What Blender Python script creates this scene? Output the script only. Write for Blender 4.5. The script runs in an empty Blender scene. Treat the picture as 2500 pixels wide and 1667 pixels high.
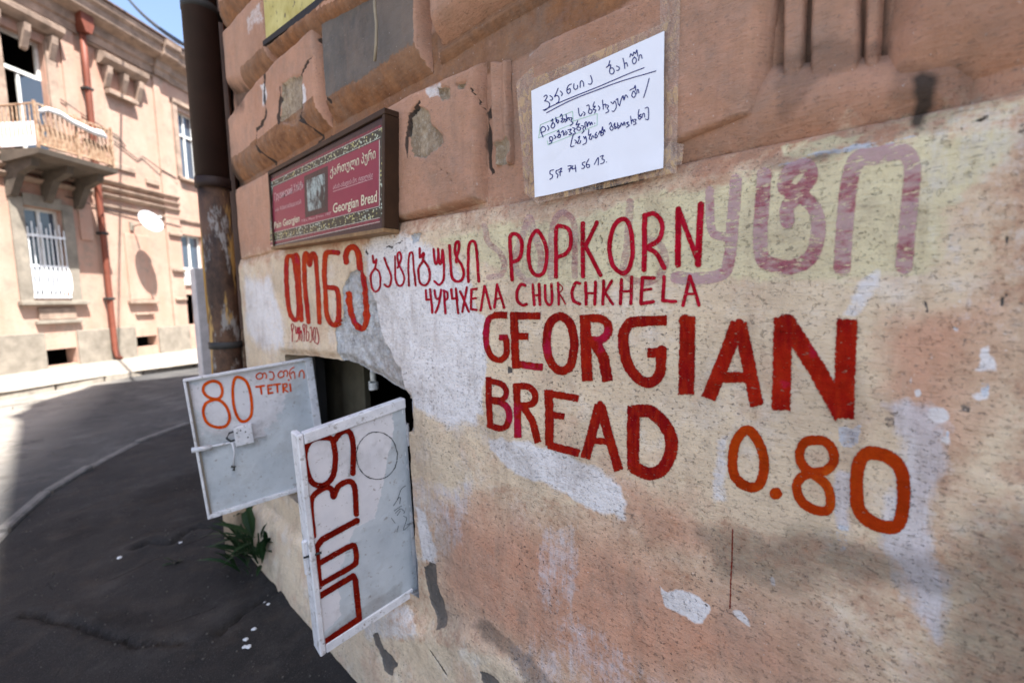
import bpy, bmesh, math, random
import numpy as np
from mathutils import Vector, Matrix

random.seed(7)
RNG = np.random.RandomState(11)
scn = bpy.context.scene
C = scn.collection

# ------------------------------------------------------------------ camera
# World: X = 0.75 is the painted wall, Y runs along the wall away from the camera, Z up.
F_PX, CX, CY = 1111.0, 1250.0, 833.5          # 16 mm on full frame
H = 1.40                                       # eye height
DW = 0.75                                      # distance to the painted wall


def _ray(px, py):
    return np.array([(px - CX) / F_PX, (py - CY) / F_PX, 1.0])


_dn = np.array([1500 - CX, 12500 - CY, F_PX]); _dn /= np.linalg.norm(_dn)
_w = _ray(100, 755); _w = _w - _dn * np.dot(_w, _dn); _w /= np.linalg.norm(_w)
_up = -_dn
RM = np.array([np.cross(_w, _up), _w, _up])    # camera (right, down, forward) -> world

cam = bpy.data.cameras.new('camera')
co = bpy.data.objects.new('camera', cam)
C.objects.link(co)
scn.camera = co
_m = Matrix.Identity(4)
for i in range(3):
    _m[i][0] = RM[i, 0]; _m[i][1] = -RM[i, 1]; _m[i][2] = -RM[i, 2]
_m[2][3] = H
co.matrix_world = _m
cam.sensor_width = 36.0
cam.lens = F_PX / 2500 * 36
cam.clip_start = 0.02
cam.clip_end = 2000
cam.dof.use_dof = True
cam.dof.focus_distance = 0.98
cam.dof.aperture_fstop = 2.5

# ------------------------------------------------------------------ sky and sun
SUN_EL = 63.4
SUN_H = (0.157, -0.987)
w = bpy.data.worlds.new('World')
scn.world = w
w.use_nodes = True
nt = w.node_tree
nt.nodes.clear()
sky = nt.nodes.new('ShaderNodeTexSky')
sky.sky_type = 'NISHITA'
sky.sun_disc = False
sky.sun_elevation = math.radians(SUN_EL)
sky.sun_rotation = math.atan2(SUN_H[0], SUN_H[1])
sky.dust_density = 2.6
sky.air_density = 1.0
sky.ozone_density = 1.0
bg = nt.nodes.new('ShaderNodeBackground')
bg.inputs['Strength'].default_value = 0.088
wo = nt.nodes.new('ShaderNodeOutputWorld')
nt.links.new(sky.outputs[0], bg.inputs['Color'])
nt.links.new(bg.outputs[0], wo.inputs['Surface'])
sl = bpy.data.lights.new('sun', 'SUN')
sl.energy = 4.6
sl.angle = math.radians(0.53)
sl.color = (1.0, 0.965, 0.91)
so = bpy.data.objects.new('sun', sl)
C.objects.link(so)
ce = math.cos(math.radians(SUN_EL))
to_sun = Vector((SUN_H[0] * ce, SUN_H[1] * ce, math.sin(math.radians(SUN_EL))))
so.rotation_euler = to_sun.to_track_quat('Z', 'Y').to_euler()
so.location = (0, 0, 20)

scn.view_settings.view_transform = 'Standard'
scn.view_settings.look = 'None'
scn.view_settings.gamma = 1.0
scn.view_settings.use_curve_mapping = False
scn.view_settings.exposure = 2.1
scn.cycles.max_bounces = 8
scn.cycles.transparent_max_bounces = 24


# ------------------------------------------------------------------ geometry of the place
def rayw(px, py):
    return RM @ _ray(px, py)


def on_wall(px, py, x=DW):
    """Point of the vertical plane X = x (world)."""
    r = rayw(px, py)
    p = r * (x / r[0])
    return np.array([p[0], p[1], p[2] + H])


def W(px, py, x=DW):
    p = on_wall(px, py, x)
    return (p[1], p[2])


def on_ground(px, py, z=0.0):
    r = rayw(px, py)
    p = r * ((z - H) / r[2])
    return np.array([p[0], p[1], z])


def WV(P, x=DW):
    """Vectorised W for an (N,2) array of photo points -> (N,2) wall (y, z)."""
    P = np.asarray(P, float)
    q = np.stack([(P[:, 0] - CX) / F_PX, (P[:, 1] - CY) / F_PX, np.ones(len(P))], 1) @ RM.T
    t = x / q[:, 0]
    return np.stack([q[:, 1] * t, q[:, 2] * t + H], 1)


# ------------------------------------------------------------------ noise
def _hash(ix, iy, s):
    n = (ix.astype(np.int64) * 374761393 + iy.astype(np.int64) * 668265263 + s * 1442695041) & 0x7fffffff
    n = (n ^ (n >> 13)) * 1274126177 & 0x7fffffff
    return ((n ^ (n >> 16)) & 0xffff) / 65535.0


def vnoise(x, y, s=0):
    ix = np.floor(x); iy = np.floor(y)
    fx = x - ix; fy = y - iy
    fx = fx * fx * (3 - 2 * fx); fy = fy * fy * (3 - 2 * fy)
    a = _hash(ix, iy, s); b = _hash(ix + 1, iy, s); c = _hash(ix, iy + 1, s); d = _hash(ix + 1, iy + 1, s)
    return (a * (1 - fx) + b * fx) * (1 - fy) + (c * (1 - fx) + d * fx) * fy


def fbm(x, y, s=0, o=4):
    v = np.zeros_like(x, dtype=float); a = 0.5; t = 0
    for k in range(o):
        v += a * vnoise(x, y, s + k * 17); t += a
        x = x * 2.03 + 7.1; y = y * 2.03 + 3.7; a *= 0.5
    return v / t - 0.5            # about -0.5 .. 0.5


def sstep(a, b, v):
    t = np.clip((v - a) / (b - a), 0, 1)
    return t * t * (3 - 2 * t)


# ------------------------------------------------------------------ distance fields
def sd_poly(P, poly):
    """Signed distance (positive inside) of points P (N,2) to a polygon."""
    poly = np.asarray(poly, float)
    x, y = P[:, 0], P[:, 1]
    d2 = np.full(len(P), 1e18)
    ins = np.zeros(len(P), bool)
    n = len(poly)
    for i in range(n):
        a = poly[i]; b = poly[(i + 1) % n]
        e = b - a
        L = max(e @ e, 1e-12)
        t = np.clip(((x - a[0]) * e[0] + (y - a[1]) * e[1]) / L, 0, 1)
        dx = x - a[0] - t * e[0]; dy = y - a[1] - t * e[1]
        d2 = np.minimum(d2, dx * dx + dy * dy)
        c = (a[1] > y) != (b[1] > y)
        xi = a[0] + (y - a[1]) * e[0] / (e[1] if abs(e[1]) > 1e-12 else 1e-12)
        ins ^= c & (x < xi)
    d = np.sqrt(d2)
    return np.where(ins, d, -d)


def d_line(P, pts):
    d2 = np.full(len(P), 1e18)
    for a, b in zip(pts[:-1], pts[1:]):
        a = np.asarray(a, float); e = np.asarray(b, float) - a
        L = max(e @ e, 1e-12)
        t = np.clip(((P[:, 0] - a[0]) * e[0] + (P[:, 1] - a[1]) * e[1]) / L, 0, 1)
        dx = P[:, 0] - a[0] - t * e[0]; dy = P[:, 1] - a[1] - t * e[1]
        d2 = np.minimum(d2, dx * dx + dy * dy)
    return np.sqrt(d2)


def smooth_line(pts, n=6):
    pts = [np.asarray(p, float) for p in pts]
    if len(pts) < 3:
        return pts
    closed = np.allclose(pts[0], pts[-1])
    out = []
    m = len(pts)
    for i in range(m - 1):
        p1, p2 = pts[i], pts[i + 1]
        p0 = pts[i - 1] if i > 0 else (pts[-2] if closed else 2 * p1 - p2)
        p3 = pts[i + 2] if i + 2 < m else (pts[1] if closed else 2 * p2 - p1)
        for k in range(n):
            t = k / n
            out.append(0.5 * ((2 * p1) + (-p0 + p2) * t + (2 * p0 - 5 * p1 + 4 * p2 - p3) * t * t
                              + (-p0 + 3 * p1 - 3 * p2 + p3) * t ** 3))
    out.append(pts[-1])
    return out


# ------------------------------------------------------------------ mesh helpers
def new_mesh(name, V, T, mat=None, parent=None, smooth=False, attrs=None, loc=None):
    V = np.asarray(V, np.float32)
    T = np.asarray(T, np.int32)
    k = T.shape[1]
    me = bpy.data.meshes.new(name)
    me.vertices.add(len(V)); me.vertices.foreach_set('co', V.ravel())
    me.loops.add(T.size); me.loops.foreach_set('vertex_index', T.ravel())
    me.polygons.add(len(T))
    me.polygons.foreach_set('loop_start', np.arange(0, T.size, k, dtype=np.int32))
    try:
        me.polygons.foreach_set('loop_total', np.full(len(T), k, dtype=np.int32))
    except Exception:
        pass
    me.update(calc_edges=True)
    me.validate()
    if smooth:
        me.polygons.foreach_set('use_smooth', np.ones(len(me.polygons), bool))
    if attrs:
        for an, av in attrs.items():
            av = np.asarray(av, np.float32)
            if av.ndim == 1:
                a = me.attributes.new(an, 'FLOAT', 'POINT'); a.data.foreach_set('value', av)
            else:
                a = me.attributes.new(an, 'FLOAT_COLOR', 'POINT'); a.data.foreach_set('color', av.ravel())
    if mat: me.materials.append(mat)
    o = bpy.data.objects.new(name, me)
    C.objects.link(o)
    if parent: o.parent = parent
    return o


def thing(name, label, cat, group=None, loc=(0, 0, 0)):
    o = bpy.data.objects.new(name, None)
    C.objects.link(o)
    o.location = loc
    o['label'] = label; o['category'] = cat
    if group: o['group'] = group
    return o


def tag(o, label, cat, group=None):
    o['label'] = label; o['category'] = cat
    if group: o['group'] = group
    return o


def clip(V, T, f):
    """Keep the part of triangle mesh (V rows of any width, T (n,3)) where f > 0."""
    ins = f[T] > 0
    cnt = ins.sum(1)
    full = T[cnt == 3]
    E = []; out = [full]
    one = T[cnt == 1]; oi = ins[cnt == 1]
    r = np.argmax(oi, 1) if len(one) else np.zeros(0, int)
    idx = np.arange(len(one))
    a = one[idx, r]; b = one[idx, (r + 1) % 3]; c = one[idx, (r + 2) % 3]
    two = T[cnt == 2]; ti = ~ins[cnt == 2]
    r2 = np.argmax(ti, 1) if len(two) else np.zeros(0, int)
    id2 = np.arange(len(two))
    p = two[id2, r2]; q = two[id2, (r2 + 1) % 3]; s = two[id2, (r2 + 2) % 3]
    ed = np.concatenate([np.stack([a, b], 1), np.stack([a, c], 1), np.stack([q, p], 1), np.stack([s, p], 1)])
    if len(ed):
        lo = ed.min(1); hi = ed.max(1)
        key = lo.astype(np.int64) * len(V) + hi
        uk, inv = np.unique(key, return_inverse=True)
        lo = (uk // len(V)).astype(int); hi = (uk % len(V)).astype(int)
        t = f[lo] / (f[lo] - f[hi])
        NV = V[lo] + (V[hi] - V[lo]) * t[:, None]
        base = len(V)
        inv = inv.ravel() + base
        n1 = len(a); n2 = len(p)
        ab = inv[:n1]; ac = inv[n1:2 * n1]; qp = inv[2 * n1:2 * n1 + n2]; sp = inv[2 * n1 + n2:]
        out.append(np.stack([a, ab, ac], 1))
        out.append(np.stack([qp, q, s], 1))
        out.append(np.stack([qp, s, sp], 1))
        V = np.concatenate([V, NV])
    T = np.concatenate(out)
    used, inv = np.unique(T, return_inverse=True)
    return V[used], inv.reshape(T.shape)


def grid(us, vs):
    U, Vv = np.meshgrid(us, vs)
    n, m = len(vs), len(us)
    i = np.arange(n * m).reshape(n, m)
    a = i[:-1, :-1].ravel(); b = i[:-1, 1:].ravel(); c = i[1:, 1:].ravel(); d = i[1:, :-1].ravel()
    T = np.concatenate([np.stack([a, b, c], 1), np.stack([a, c, d], 1)])
    return np.stack([U.ravel(), Vv.ravel()], 1), T


def box_data(x0, x1, y0, y1, z0, z1):
    v = [(x0, y0, z0), (x1, y0, z0), (x1, y1, z0), (x0, y1, z0), (x0, y0, z1), (x1, y0, z1), (x1, y1, z1), (x0, y1, z1)]
    f = [(0, 3, 2, 1), (4, 5, 6, 7), (0, 1, 5, 4), (1, 2, 6, 5), (2, 3, 7, 6), (3, 0, 4, 7)]
    return v, f


class MB:
    """Collects shapes into one bmesh; frame = (origin, ex, ey, ez) maps local to world."""
    def __init__(self, frame=None):
        self.bm = bmesh.new()
        self.fr = frame

    def pt(self, p):
        if self.fr is None: return Vector(p)
        o, a, b, c = self.fr
        return Vector(o) + Vector(a) * p[0] + Vector(b) * p[1] + Vector(c) * p[2]

    def box(self, x0, x1, y0, y1, z0, z1, bev=0.0):
        v, f = box_data(min(x0, x1), max(x0, x1), min(y0, y1), max(y0, y1), min(z0, z1), max(z0, z1))
        vs = [self.bm.verts.new(self.pt(p)) for p in v]
        fs = [self.bm.faces.new([vs[i] for i in q]) for q in f]
        if bev:
            es = list({e for q in fs for e in q.edges})
            bmesh.ops.bevel(self.bm, geom=es, offset=bev, segments=1, affect='EDGES')
        return self

    def prism(self, poly, a, b, axis='y'):
        """Extrude a 2-D polygon between a and b along axis."""
        def mk(p, t):
            if axis == 'y': return (p[0], t, p[1])
            if axis == 'x': return (t, p[0], p[1])
            return (p[0], p[1], t)
        A = [self.bm.verts.new(self.pt(mk(p, a))) for p in poly]
        B = [self.bm.verts.new(self.pt(mk(p, b))) for p in poly]
        n = len(poly)
        self.bm.faces.new(A); self.bm.faces.new(B[::-1])
        for i in range(n):
            self.bm.faces.new([A[(i + 1) % n], A[i], B[i], B[(i + 1) % n]])
        return self

    def tube(self, pts, r, n=10, caps=True):
        pts = [self.pt(p) for p in pts]
        rr = r if isinstance(r, (list, tuple)) else [r] * len(pts)
        rings = []
        ref = None
        for i, p in enumerate(pts):
            t = (pts[min(i + 1, len(pts) - 1)] - pts[max(i - 1, 0)]).normalized()
            if ref is None:
                ref = Vector((0, 0, 1)) if abs(t.z) < 0.9 else Vector((1, 0, 0))
            a = t.cross(ref)
            if a.length < 1e-5: a = t.cross(Vector((0, 1, 0)))
            a.normalize(); b = t.cross(a).normalized()
            ref = b.cross(t) * -1 if False else ref
            rings.append([self.bm.verts.new(p + a * (rr[i] * math.cos(2 * math.pi * k / n)) + b * (rr[i] * math.sin(2 * math.pi * k / n))) for k in range(n)])
        for A, B in zip(rings[:-1], rings[1:]):
            for k in range(n):
                self.bm.faces.new([A[k], A[(k + 1) % n], B[(k + 1) % n], B[k]])
        if caps:
            self.bm.faces.new(rings[0][::-1]); self.bm.faces.new(rings[-1])
        return self

    def quad(self, a, b, c, d):
        self.bm.faces.new([self.bm.verts.new(self.pt(p)) for p in (a, b, c, d)])
        return self

    def build(self, name, mat, parent=None, smooth=False):
        bmesh.ops.recalc_face_normals(self.bm, faces=self.bm.faces)
        me = bpy.data.meshes.new(name)
        self.bm.to_mesh(me); self.bm.free()
        if smooth:
            for p in me.polygons: p.use_smooth = True
        me.materials.append(mat)
        o = bpy.data.objects.new(name, me)
        C.objects.link(o)
        if parent: o.parent = parent
        return o


# ------------------------------------------------------------------ material helpers
class NT:
    def __init__(self, name):
        self.m = bpy.data.materials.new(name)
        self.m.use_nodes = True
        self.t = self.m.node_tree
        self.b = self.t.nodes['Principled BSDF']
        self.out = self.t.nodes['Material Output']
        tc = self.t.nodes.new('ShaderNodeTexCoord')
        self.co = tc.outputs['Object']

    def lk(self, a, b):
        self.t.links.new(a, b)

    def val(self, sock, v):
        if hasattr(v, 'links') or isinstance(v, bpy.types.NodeSocket): self.lk(v, sock)
        else: sock.default_value = v

    def math(self, op, a, b=0.0, clamp=False):
        n = self.t.nodes.new('ShaderNodeMath'); n.operation = op; n.use_clamp = clamp
        self.val(n.inputs[0], a); self.val(n.inputs[1], b)
        return n.outputs[0]

    def noise(self, scale, detail=4, rough=0.55, stretch=None, dist=0.0, off=0.0):
        n = self.t.nodes.new('ShaderNodeTexNoise')
        n.inputs['Scale'].default_value = scale; n.inputs['Detail'].default_value = detail
        n.inputs['Roughness'].default_value = rough; n.inputs['Distortion'].default_value = dist
        mp = self.t.nodes.new('ShaderNodeMapping')
        mp.inputs['Location'].default_value = (off, off * 1.7, off * 0.6)
        if stretch: mp.inputs['Scale'].default_value = stretch
        self.lk(self.co, mp.inputs[0]); self.lk(mp.outputs[0], n.inputs['Vector'])
        return n.outputs['Fac']

    def voro(self, scale, feature='F1', stretch=None, rnd=1.0, off=0.0, out='Distance'):
        n = self.t.nodes.new('ShaderNodeTexVoronoi'); n.feature = feature
        n.inputs['Scale'].default_value = scale
        n.inputs['Randomness'].default_value = rnd
        mp = self.t.nodes.new('ShaderNodeMapping')
        mp.inputs['Location'].default_value = (off, off * 1.7, off * 0.6)
        if stretch: mp.inputs['Scale'].default_value = stretch
        self.lk(self.co, mp.inputs[0]); self.lk(mp.outputs[0], n.inputs['Vector'])
        return n.outputs[out]

    def ramp(self, v, a, b, lo=0.0, hi=1.0):
        n = self.t.nodes.new('ShaderNodeMapRange'); n.clamp = True
        self.val(n.inputs['Value'], v)
        n.inputs['From Min'].default_value = a; n.inputs['From Max'].default_value = b
        n.inputs['To Min'].default_value = lo; n.inputs['To Max'].default_value = hi
        return n.outputs[0]

    def mix(self, f, a, b):
        n = self.t.nodes.new('ShaderNodeMix'); n.data_type = 'RGBA'
        self.val(n.inputs[0], f)
        for s, v in ((n.inputs[6], a), (n.inputs[7], b)):
            if isinstance(v, bpy.types.NodeSocket): self.lk(v, s)
            else: s.default_value = (*v, 1) if len(v) == 3 else v
        return n.outputs[2]

    def attr(self, name):
        n = self.t.nodes.new('ShaderNodeAttribute'); n.attribute_name = name
        return n

    def chan(self, name):
        n = self.attr(name)
        s = self.t.nodes.new('ShaderNodeSeparateColor')
        self.lk(n.outputs['Color'], s.inputs[0])
        return s.outputs[0], s.outputs[1], s.outputs[2], n.outputs['Alpha']

    def bump(self, h, strength=0.5, dist=0.01, prev=None):
        n = self.t.nodes.new('ShaderNodeBump')
        n.inputs['Strength'].default_value = strength; n.inputs['Distance'].default_value = dist
        self.val(n.inputs['Height'], h)
        if prev is not None: self.lk(prev, n.inputs['Normal'])
        return n.outputs[0]

    def done(self, col, rough=0.85, normal=None, metal=0.0, alpha=None, spec=0.3):
        self.val(self.b.inputs['Base Color'], col if isinstance(col, bpy.types.NodeSocket) else (*col, 1))
        self.val(self.b.inputs['Roughness'], rough)
        self.b.inputs['Metallic'].default_value = metal
        self.b.inputs['Specular IOR Level'].default_value = spec
        if normal is not None: self.lk(normal, self.b.inputs['Normal'])
        if alpha is not None: self.val(self.b.inputs['Alpha'], alpha)
        return self.m


def simple(name, col, rough=0.8, var=0.25, scale=9.0, metal=0.0, bumpd=0.002, dark=None, spec=0.3, bscale=60):
    n = NT(name)
    f = n.noise(scale, 5, 0.6)
    c2 = dark if dark else tuple(c * (1 - var * 1.6) for c in col)
    c3 = tuple(min(1, c * (1 + var * 0.5)) for c in col)
    c = n.mix(n.ramp(f, 0.3, 0.7), c2, c3)
    f2 = n.noise(scale * 6, 4, 0.6, off=3.0)
    c = n.mix(n.ramp(f2, 0.55, 0.8, 0, 0.35), c, tuple(x * 0.5 for x in col))
    nb = n.bump(n.noise(bscale, 4, 0.6), 0.5, bumpd)
    return n.done(c, rough, nb, metal, spec=spec)


# ------------------------------------------------------------------ the wall's paint layers
SALMON = (0.52, 0.29, 0.19)
YELLOW = (0.74, 0.66, 0.42)
BEIGE = (0.76, 0.62, 0.44)
WHITE = (0.79, 0.765, 0.765)
PEACH = (0.52, 0.25, 0.155)
CEMENT = (0.54, 0.54, 0.54)
DGREY = (0.085, 0.08, 0.072)
BROWN = (0.22, 0.105, 0.05)
LILAC = (0.56, 0.52, 0.55)
STONE = (0.40, 0.31, 0.21)
BLUE = (0.42, 0.47, 0.56)
SOOT = (0.025, 0.024, 0.026)


def wall_material():
    n = NT('stucco_paint_layers')
    ye, be, wh, pe = n.chan('ma')
    cem, dg, soot, br = n.chan('mb')
    li, crack, stone, bl = n.chan('mc')
    fine = n.noise(90, 5, 0.7)
    mid = n.noise(22, 6, 0.68, off=2.0)
    big = n.noise(3.2, 5, 0.6, off=5.0)
    hor = n.noise(1.0, 6, 0.72, stretch=(30, 28, 170), off=1.0)      # trowel lines
    ver = n.noise(1.0, 5, 0.7, stretch=(40, 70, 6), off=4.0)         # runs and brush strokes
    edge = n.math('ADD', n.math('MULTIPLY', n.math('SUBTRACT', mid, 0.5), 1.6),
                  n.math('MULTIPLY', n.math('SUBTRACT', fine, 0.5), 1.1))
    edge_h = n.math('ADD', edge, n.math('MULTIPLY', n.math('SUBTRACT', hor, 0.5), 1.4))

    def mask(v, e=edge, k=0.12, strength=1.0):
        return n.ramp(n.math('ADD', v, e), -k, k, 0, strength)

    # bare pink stucco
    c = n.mix(n.ramp(big, 0.3, 0.7), (0.37, 0.195, 0.12), SALMON)
    c = n.mix(n.ramp(mid, 0.35, 0.75, 0, 0.45), c, (0.60, 0.34, 0.25))
    c = n.mix(n.ramp(ver, 0.5, 0.8, 0, 0.35), c, (0.27, 0.13, 0.09))
    # layers of paint, oldest first
    bcol = n.mix(n.ramp(big, 0.3, 0.7), (0.68, 0.53, 0.37), BEIGE)
    bcol = n.mix(n.ramp(hor, 0.48, 0.72, 0, 0.35), bcol, (0.46, 0.36, 0.28))
    bcol = n.mix(n.ramp(mid, 0.5, 0.8, 0, 0.3), bcol, (0.74, 0.64, 0.50))
    bcol = n.mix(n.ramp(n.noise(6.0, 7, 0.72, off=33.0), 0.50, 0.66, 0, 0.6), bcol, (0.58, 0.36, 0.25))
    bcol = n.mix(n.ramp(n.noise(9.0, 7, 0.75, off=43.0), 0.52, 0.68, 0, 0.55), bcol, (0.78, 0.72, 0.66))
    c = n.mix(mask(be, k=0.35), c, bcol)
    ycol = n.mix(n.ramp(mid, 0.35, 0.7), (0.64, 0.56, 0.37), YELLOW)
    ycol = n.mix(n.ramp(hor, 0.55, 0.75, 0, 0.35), ycol, (0.50, 0.44, 0.34))
    c = n.mix(mask(ye, edge_h, k=0.3), c, ycol)
    pcol = n.mix(n.ramp(mid, 0.3, 0.7), PEACH, (0.62, 0.34, 0.23))
    pcol = n.mix(n.ramp(ver, 0.5, 0.75, 0, 0.5), pcol, (0.40, 0.27, 0.19))
    c = n.mix(mask(pe, k=0.7, strength=0.92), c, pcol)
    lcol = n.mix(n.ramp(ver, 0.35, 0.7), LILAC, (0.70, 0.68, 0.72))
    c = n.mix(mask(li, n.math('ADD', edge, n.math('MULTIPLY', n.math('SUBTRACT', ver, 0.5), 1.0)), k=0.35, strength=0.8), c, lcol)
    wcol = n.mix(n.ramp(hor, 0.4, 0.7), WHITE, (0.70, 0.67, 0.67))
    wcol = n.mix(n.ramp(mid, 0.50, 0.75, 0, 0.5), wcol, (0.58, 0.53, 0.50))
    c = n.mix(mask(wh, edge_h, k=0.4, strength=0.95), c, wcol)
    c = n.mix(mask(bl, edge_h, k=0.1), c, n.mix(n.ramp(hor, 0.4, 0.6), BLUE, (0.66, 0.68, 0.72)))
    ccol = n.mix(n.ramp(mid, 0.35, 0.62), (0.27, 0.265, 0.26), CEMENT)
    ccol = n.mix(n.ramp(fine, 0.5, 0.7, 0, 0.6), ccol, (0.74, 0.73, 0.73))
    c = n.mix(mask(cem, k=0.1), c, ccol)
    scol = n.mix(n.ramp(mid, 0.4, 0.62), (0.20, 0.145, 0.09), STONE)
    scol = n.mix(n.ramp(fine, 0.5, 0.75, 0, 0.6), scol, (0.62, 0.58, 0.50))
    c = n.mix(mask(stone, k=0.06), c, scol)
    brc = n.mix(n.ramp(mid, 0.35, 0.7), (0.13, 0.055, 0.024), (0.34, 0.16, 0.07))
    c = n.mix(mask(br, k=0.45, strength=0.9), c, brc)
    dgc = n.mix(n.ramp(big, 0.35, 0.65), (0.075, 0.068, 0.062), (0.15, 0.135, 0.12))
    dgc = n.mix(n.ramp(mid, 0.4, 0.75, 0, 0.5), dgc, (0.17, 0.15, 0.135))
    c = n.mix(mask(dg, k=0.1), c, dgc)
    # grime: pits, flecks and soot
    sp1 = n.ramp(n.noise(1.0, 3, 0.6, stretch=(150, 120, 170), off=7.0), 0.61, 0.66)
    dens = n.ramp(n.noise(3.6, 6, 0.75, off=9.0), 0.50, 0.62)
    sx_ = n.t.nodes.new('ShaderNodeSeparateXYZ'); n.lk(n.co, sx_.inputs[0])
    coarse = n.ramp(sx_.outputs[2], 1.58, 1.64, 1.0, 0.35)
    dens = n.math('MULTIPLY', dens, coarse)
    c = n.mix(n.math('MULTIPLY', n.math('MULTIPLY', sp1, dens), 0.85), c, (0.085, 0.075, 0.065))
    spl = n.ramp(n.noise(1.0, 5, 0.75, stretch=(50, 42, 80), off=57.0), 0.655, 0.69)
    c = n.mix(n.math('MULTIPLY', n.math('MULTIPLY', n.math('MULTIPLY', spl, coarse), n.ramp(n.noise(2.6, 4, 0.65, off=59.0), 0.47, 0.6)), 0.8), c, (0.07, 0.065, 0.062))
    sp2 = n.ramp(n.noise(1.0, 4, 0.7, stretch=(160, 110, 230), off=12.0), 0.60, 0.66)
    c = n.mix(n.math('MULTIPLY', sp2, 0.6), c, (0.15, 0.12, 0.10))
    sp3 = n.ramp(n.noise(150, 2, 0.5, off=15.0), 0.72, 0.76)
    c = n.mix(n.math('MULTIPLY', sp3, 0.5), c, (0.72, 0.70, 0.68))
    lines = n.ramp(n.noise(1.0, 4, 0.7, stretch=(60, 30, 260), off=31.0), 0.60, 0.68)
    c = n.mix(n.math('MULTIPLY', n.math('MULTIPLY', lines, n.ramp(n.noise(5.0, 4, 0.65, off=19.0), 0.45, 0.6)), 0.6), c, (0.16, 0.12, 0.095))
    st2 = n.ramp(n.noise(1.0, 5, 0.7, stretch=(18, 16, 3.2), off=41.0), 0.54, 0.72, 0, 0.4)
    c = n.mix(st2, c, (0.26, 0.17, 0.12))
    cl = n.ramp(n.noise(3.1, 9, 0.78, off=71.0), 0.50, 0.70, 0, 0.62)
    c = n.mix(cl, c, (0.24, 0.185, 0.15))
    pits = n.math('MULTIPLY', n.ramp(n.noise(230, 3, 0.6, off=73.0), 0.60, 0.68), n.ramp(n.noise(4.2, 7, 0.78, off=75.0), 0.48, 0.66))
    c = n.mix(n.math('MULTIPLY', pits, 0.8), c, (0.06, 0.05, 0.045))
    gr = n.ramp(n.noise(1.6, 6, 0.7, off=21.0), 0.50, 0.75, 0, 0.45)
    c = n.mix(gr, c, (0.30, 0.215, 0.16))
    sm = n.ramp(n.math('ADD', soot, n.math('MULTIPLY', edge_h, 0.35)), -0.55, 0.6, 0, 0.93)
    c = n.mix(sm, c, (0.035, 0.029, 0.024))
    c = n.mix(n.ramp(n.math('ADD', crack, n.math('MULTIPLY', edge, 0.25)), -0.15, 0.2, 0, 0.92), c, (0.035, 0.028, 0.024))
    # relief
    h = n.math('ADD', n.math('MULTIPLY', hor, 0.8), n.math('MULTIPLY', mid, 0.7))
    h = n.math('ADD', h, n.math('MULTIPLY', fine, 0.35))
    h = n.math('SUBTRACT', h, n.math('MULTIPLY', n.math('MULTIPLY', sp1, coarse), 0.5))
    h = n.math('ADD', h, n.math('MULTIPLY', mask(cem, k=0.1), n.math('MULTIPLY', n.voro(34, 'SMOOTH_F1'), 3.0)))
    nb = n.bump(h, 0.95, 0.005)
    nb = n.bump(n.noise(260, 3, 0.6), 0.4, 0.0012, nb)
    rough = n.ramp(mask(wh), 0, 1, 0.82, 0.6)
    return n.done(c, rough, nb, spec=0.2)


M_WALL = wall_material()
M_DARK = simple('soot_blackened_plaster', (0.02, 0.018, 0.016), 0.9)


def red_paint(name, a, b, c3, wear=0.62, gloss=0.42, thin=(0.36, 0.008, 0.045)):
    n = NT(name)
    f = n.noise(9, 4, 0.6, off=3)
    g = n.noise(1.0, 4, 0.65, stretch=(60, 110, 25), off=8)
    c = n.mix(n.ramp(f, 0.38, 0.6), a, b)
    c = n.mix(n.ramp(g, 0.42, 0.72, 0, 0.75), c, c3)
    c = n.mix(n.ramp(n.noise(11, 4, 0.6, off=45), 0.60, 0.66, 0, 0.7), c, thin)
    dk = n.noise(30, 4, 0.6, off=5)
    c = n.mix(n.ramp(dk, 0.5, 0.75, 0, 0.5), c, tuple(x * 0.35 for x in a))
    chips = n.math('MAXIMUM', n.ramp(n.noise(1.0, 4, 0.7, stretch=(100, 90, 220), off=17), wear, wear + 0.05),
                   n.ramp(n.noise(1.0, 3, 0.6, stretch=(130, 105, 210), off=7.0), 0.66, 0.70))
    ed = n.attr('edge').outputs['Fac']
    ea = n.ramp(n.math('ADD', ed, n.math('MULTIPLY', n.math('SUBTRACT', n.noise(240, 3, 0.6), 0.5), 1.5)), 0.0, 0.35)
    al = n.math('MULTIPLY', n.math('SUBTRACT', 1.0, n.math('MULTIPLY', chips, 0.6)), ea)
    h = n.math('ADD', n.noise(1.0, 6, 0.72, stretch=(30, 28, 170), off=1.0), n.math('MULTIPLY', g, 0.5))
    return n.done(c, gloss, n.bump(h, 0.7, 0.003), alpha=al, spec=0.02)


M_RED = red_paint('brick_red_sign_paint', (0.28, 0.010, 0.004), (0.17, 0.003, 0.005), (0.34, 0.024, 0.006), 0.62, 0.6)
M_CRIM = red_paint('crimson_sign_paint', (0.34, 0.003, 0.014), (0.25, 0.003, 0.010), (0.50, 0.02, 0.05), 0.6, 0.5)
M_ORNG = red_paint('orange_red_sign_paint', (0.37, 0.042, 0.003), (0.31, 0.030, 0.003), (0.28, 0.022, 0.004), 0.68, 0.6, (0.44, 0.075, 0.006))
M_ORD = red_paint('orange_red_blended_paint', (0.42, 0.030, 0.008), (0.30, 0.006, 0.012), (0.46, 0.07, 0.012), 0.66, 0.55)
M_ORR = red_paint('bright_orange_marker_paint', (0.58, 0.07, 0.006), (0.50, 0.05, 0.005), (0.60, 0.11, 0.012), 0.8, 0.5, (0.6, 0.1, 0.01))
M_DRED = red_paint('dark_red_gloss_paint', (0.15, 0.006, 0.003), (0.11, 0.004, 0.003), (0.22, 0.014, 0.004), 0.8, 0.4, (0.24, 0.02, 0.004))


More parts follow.
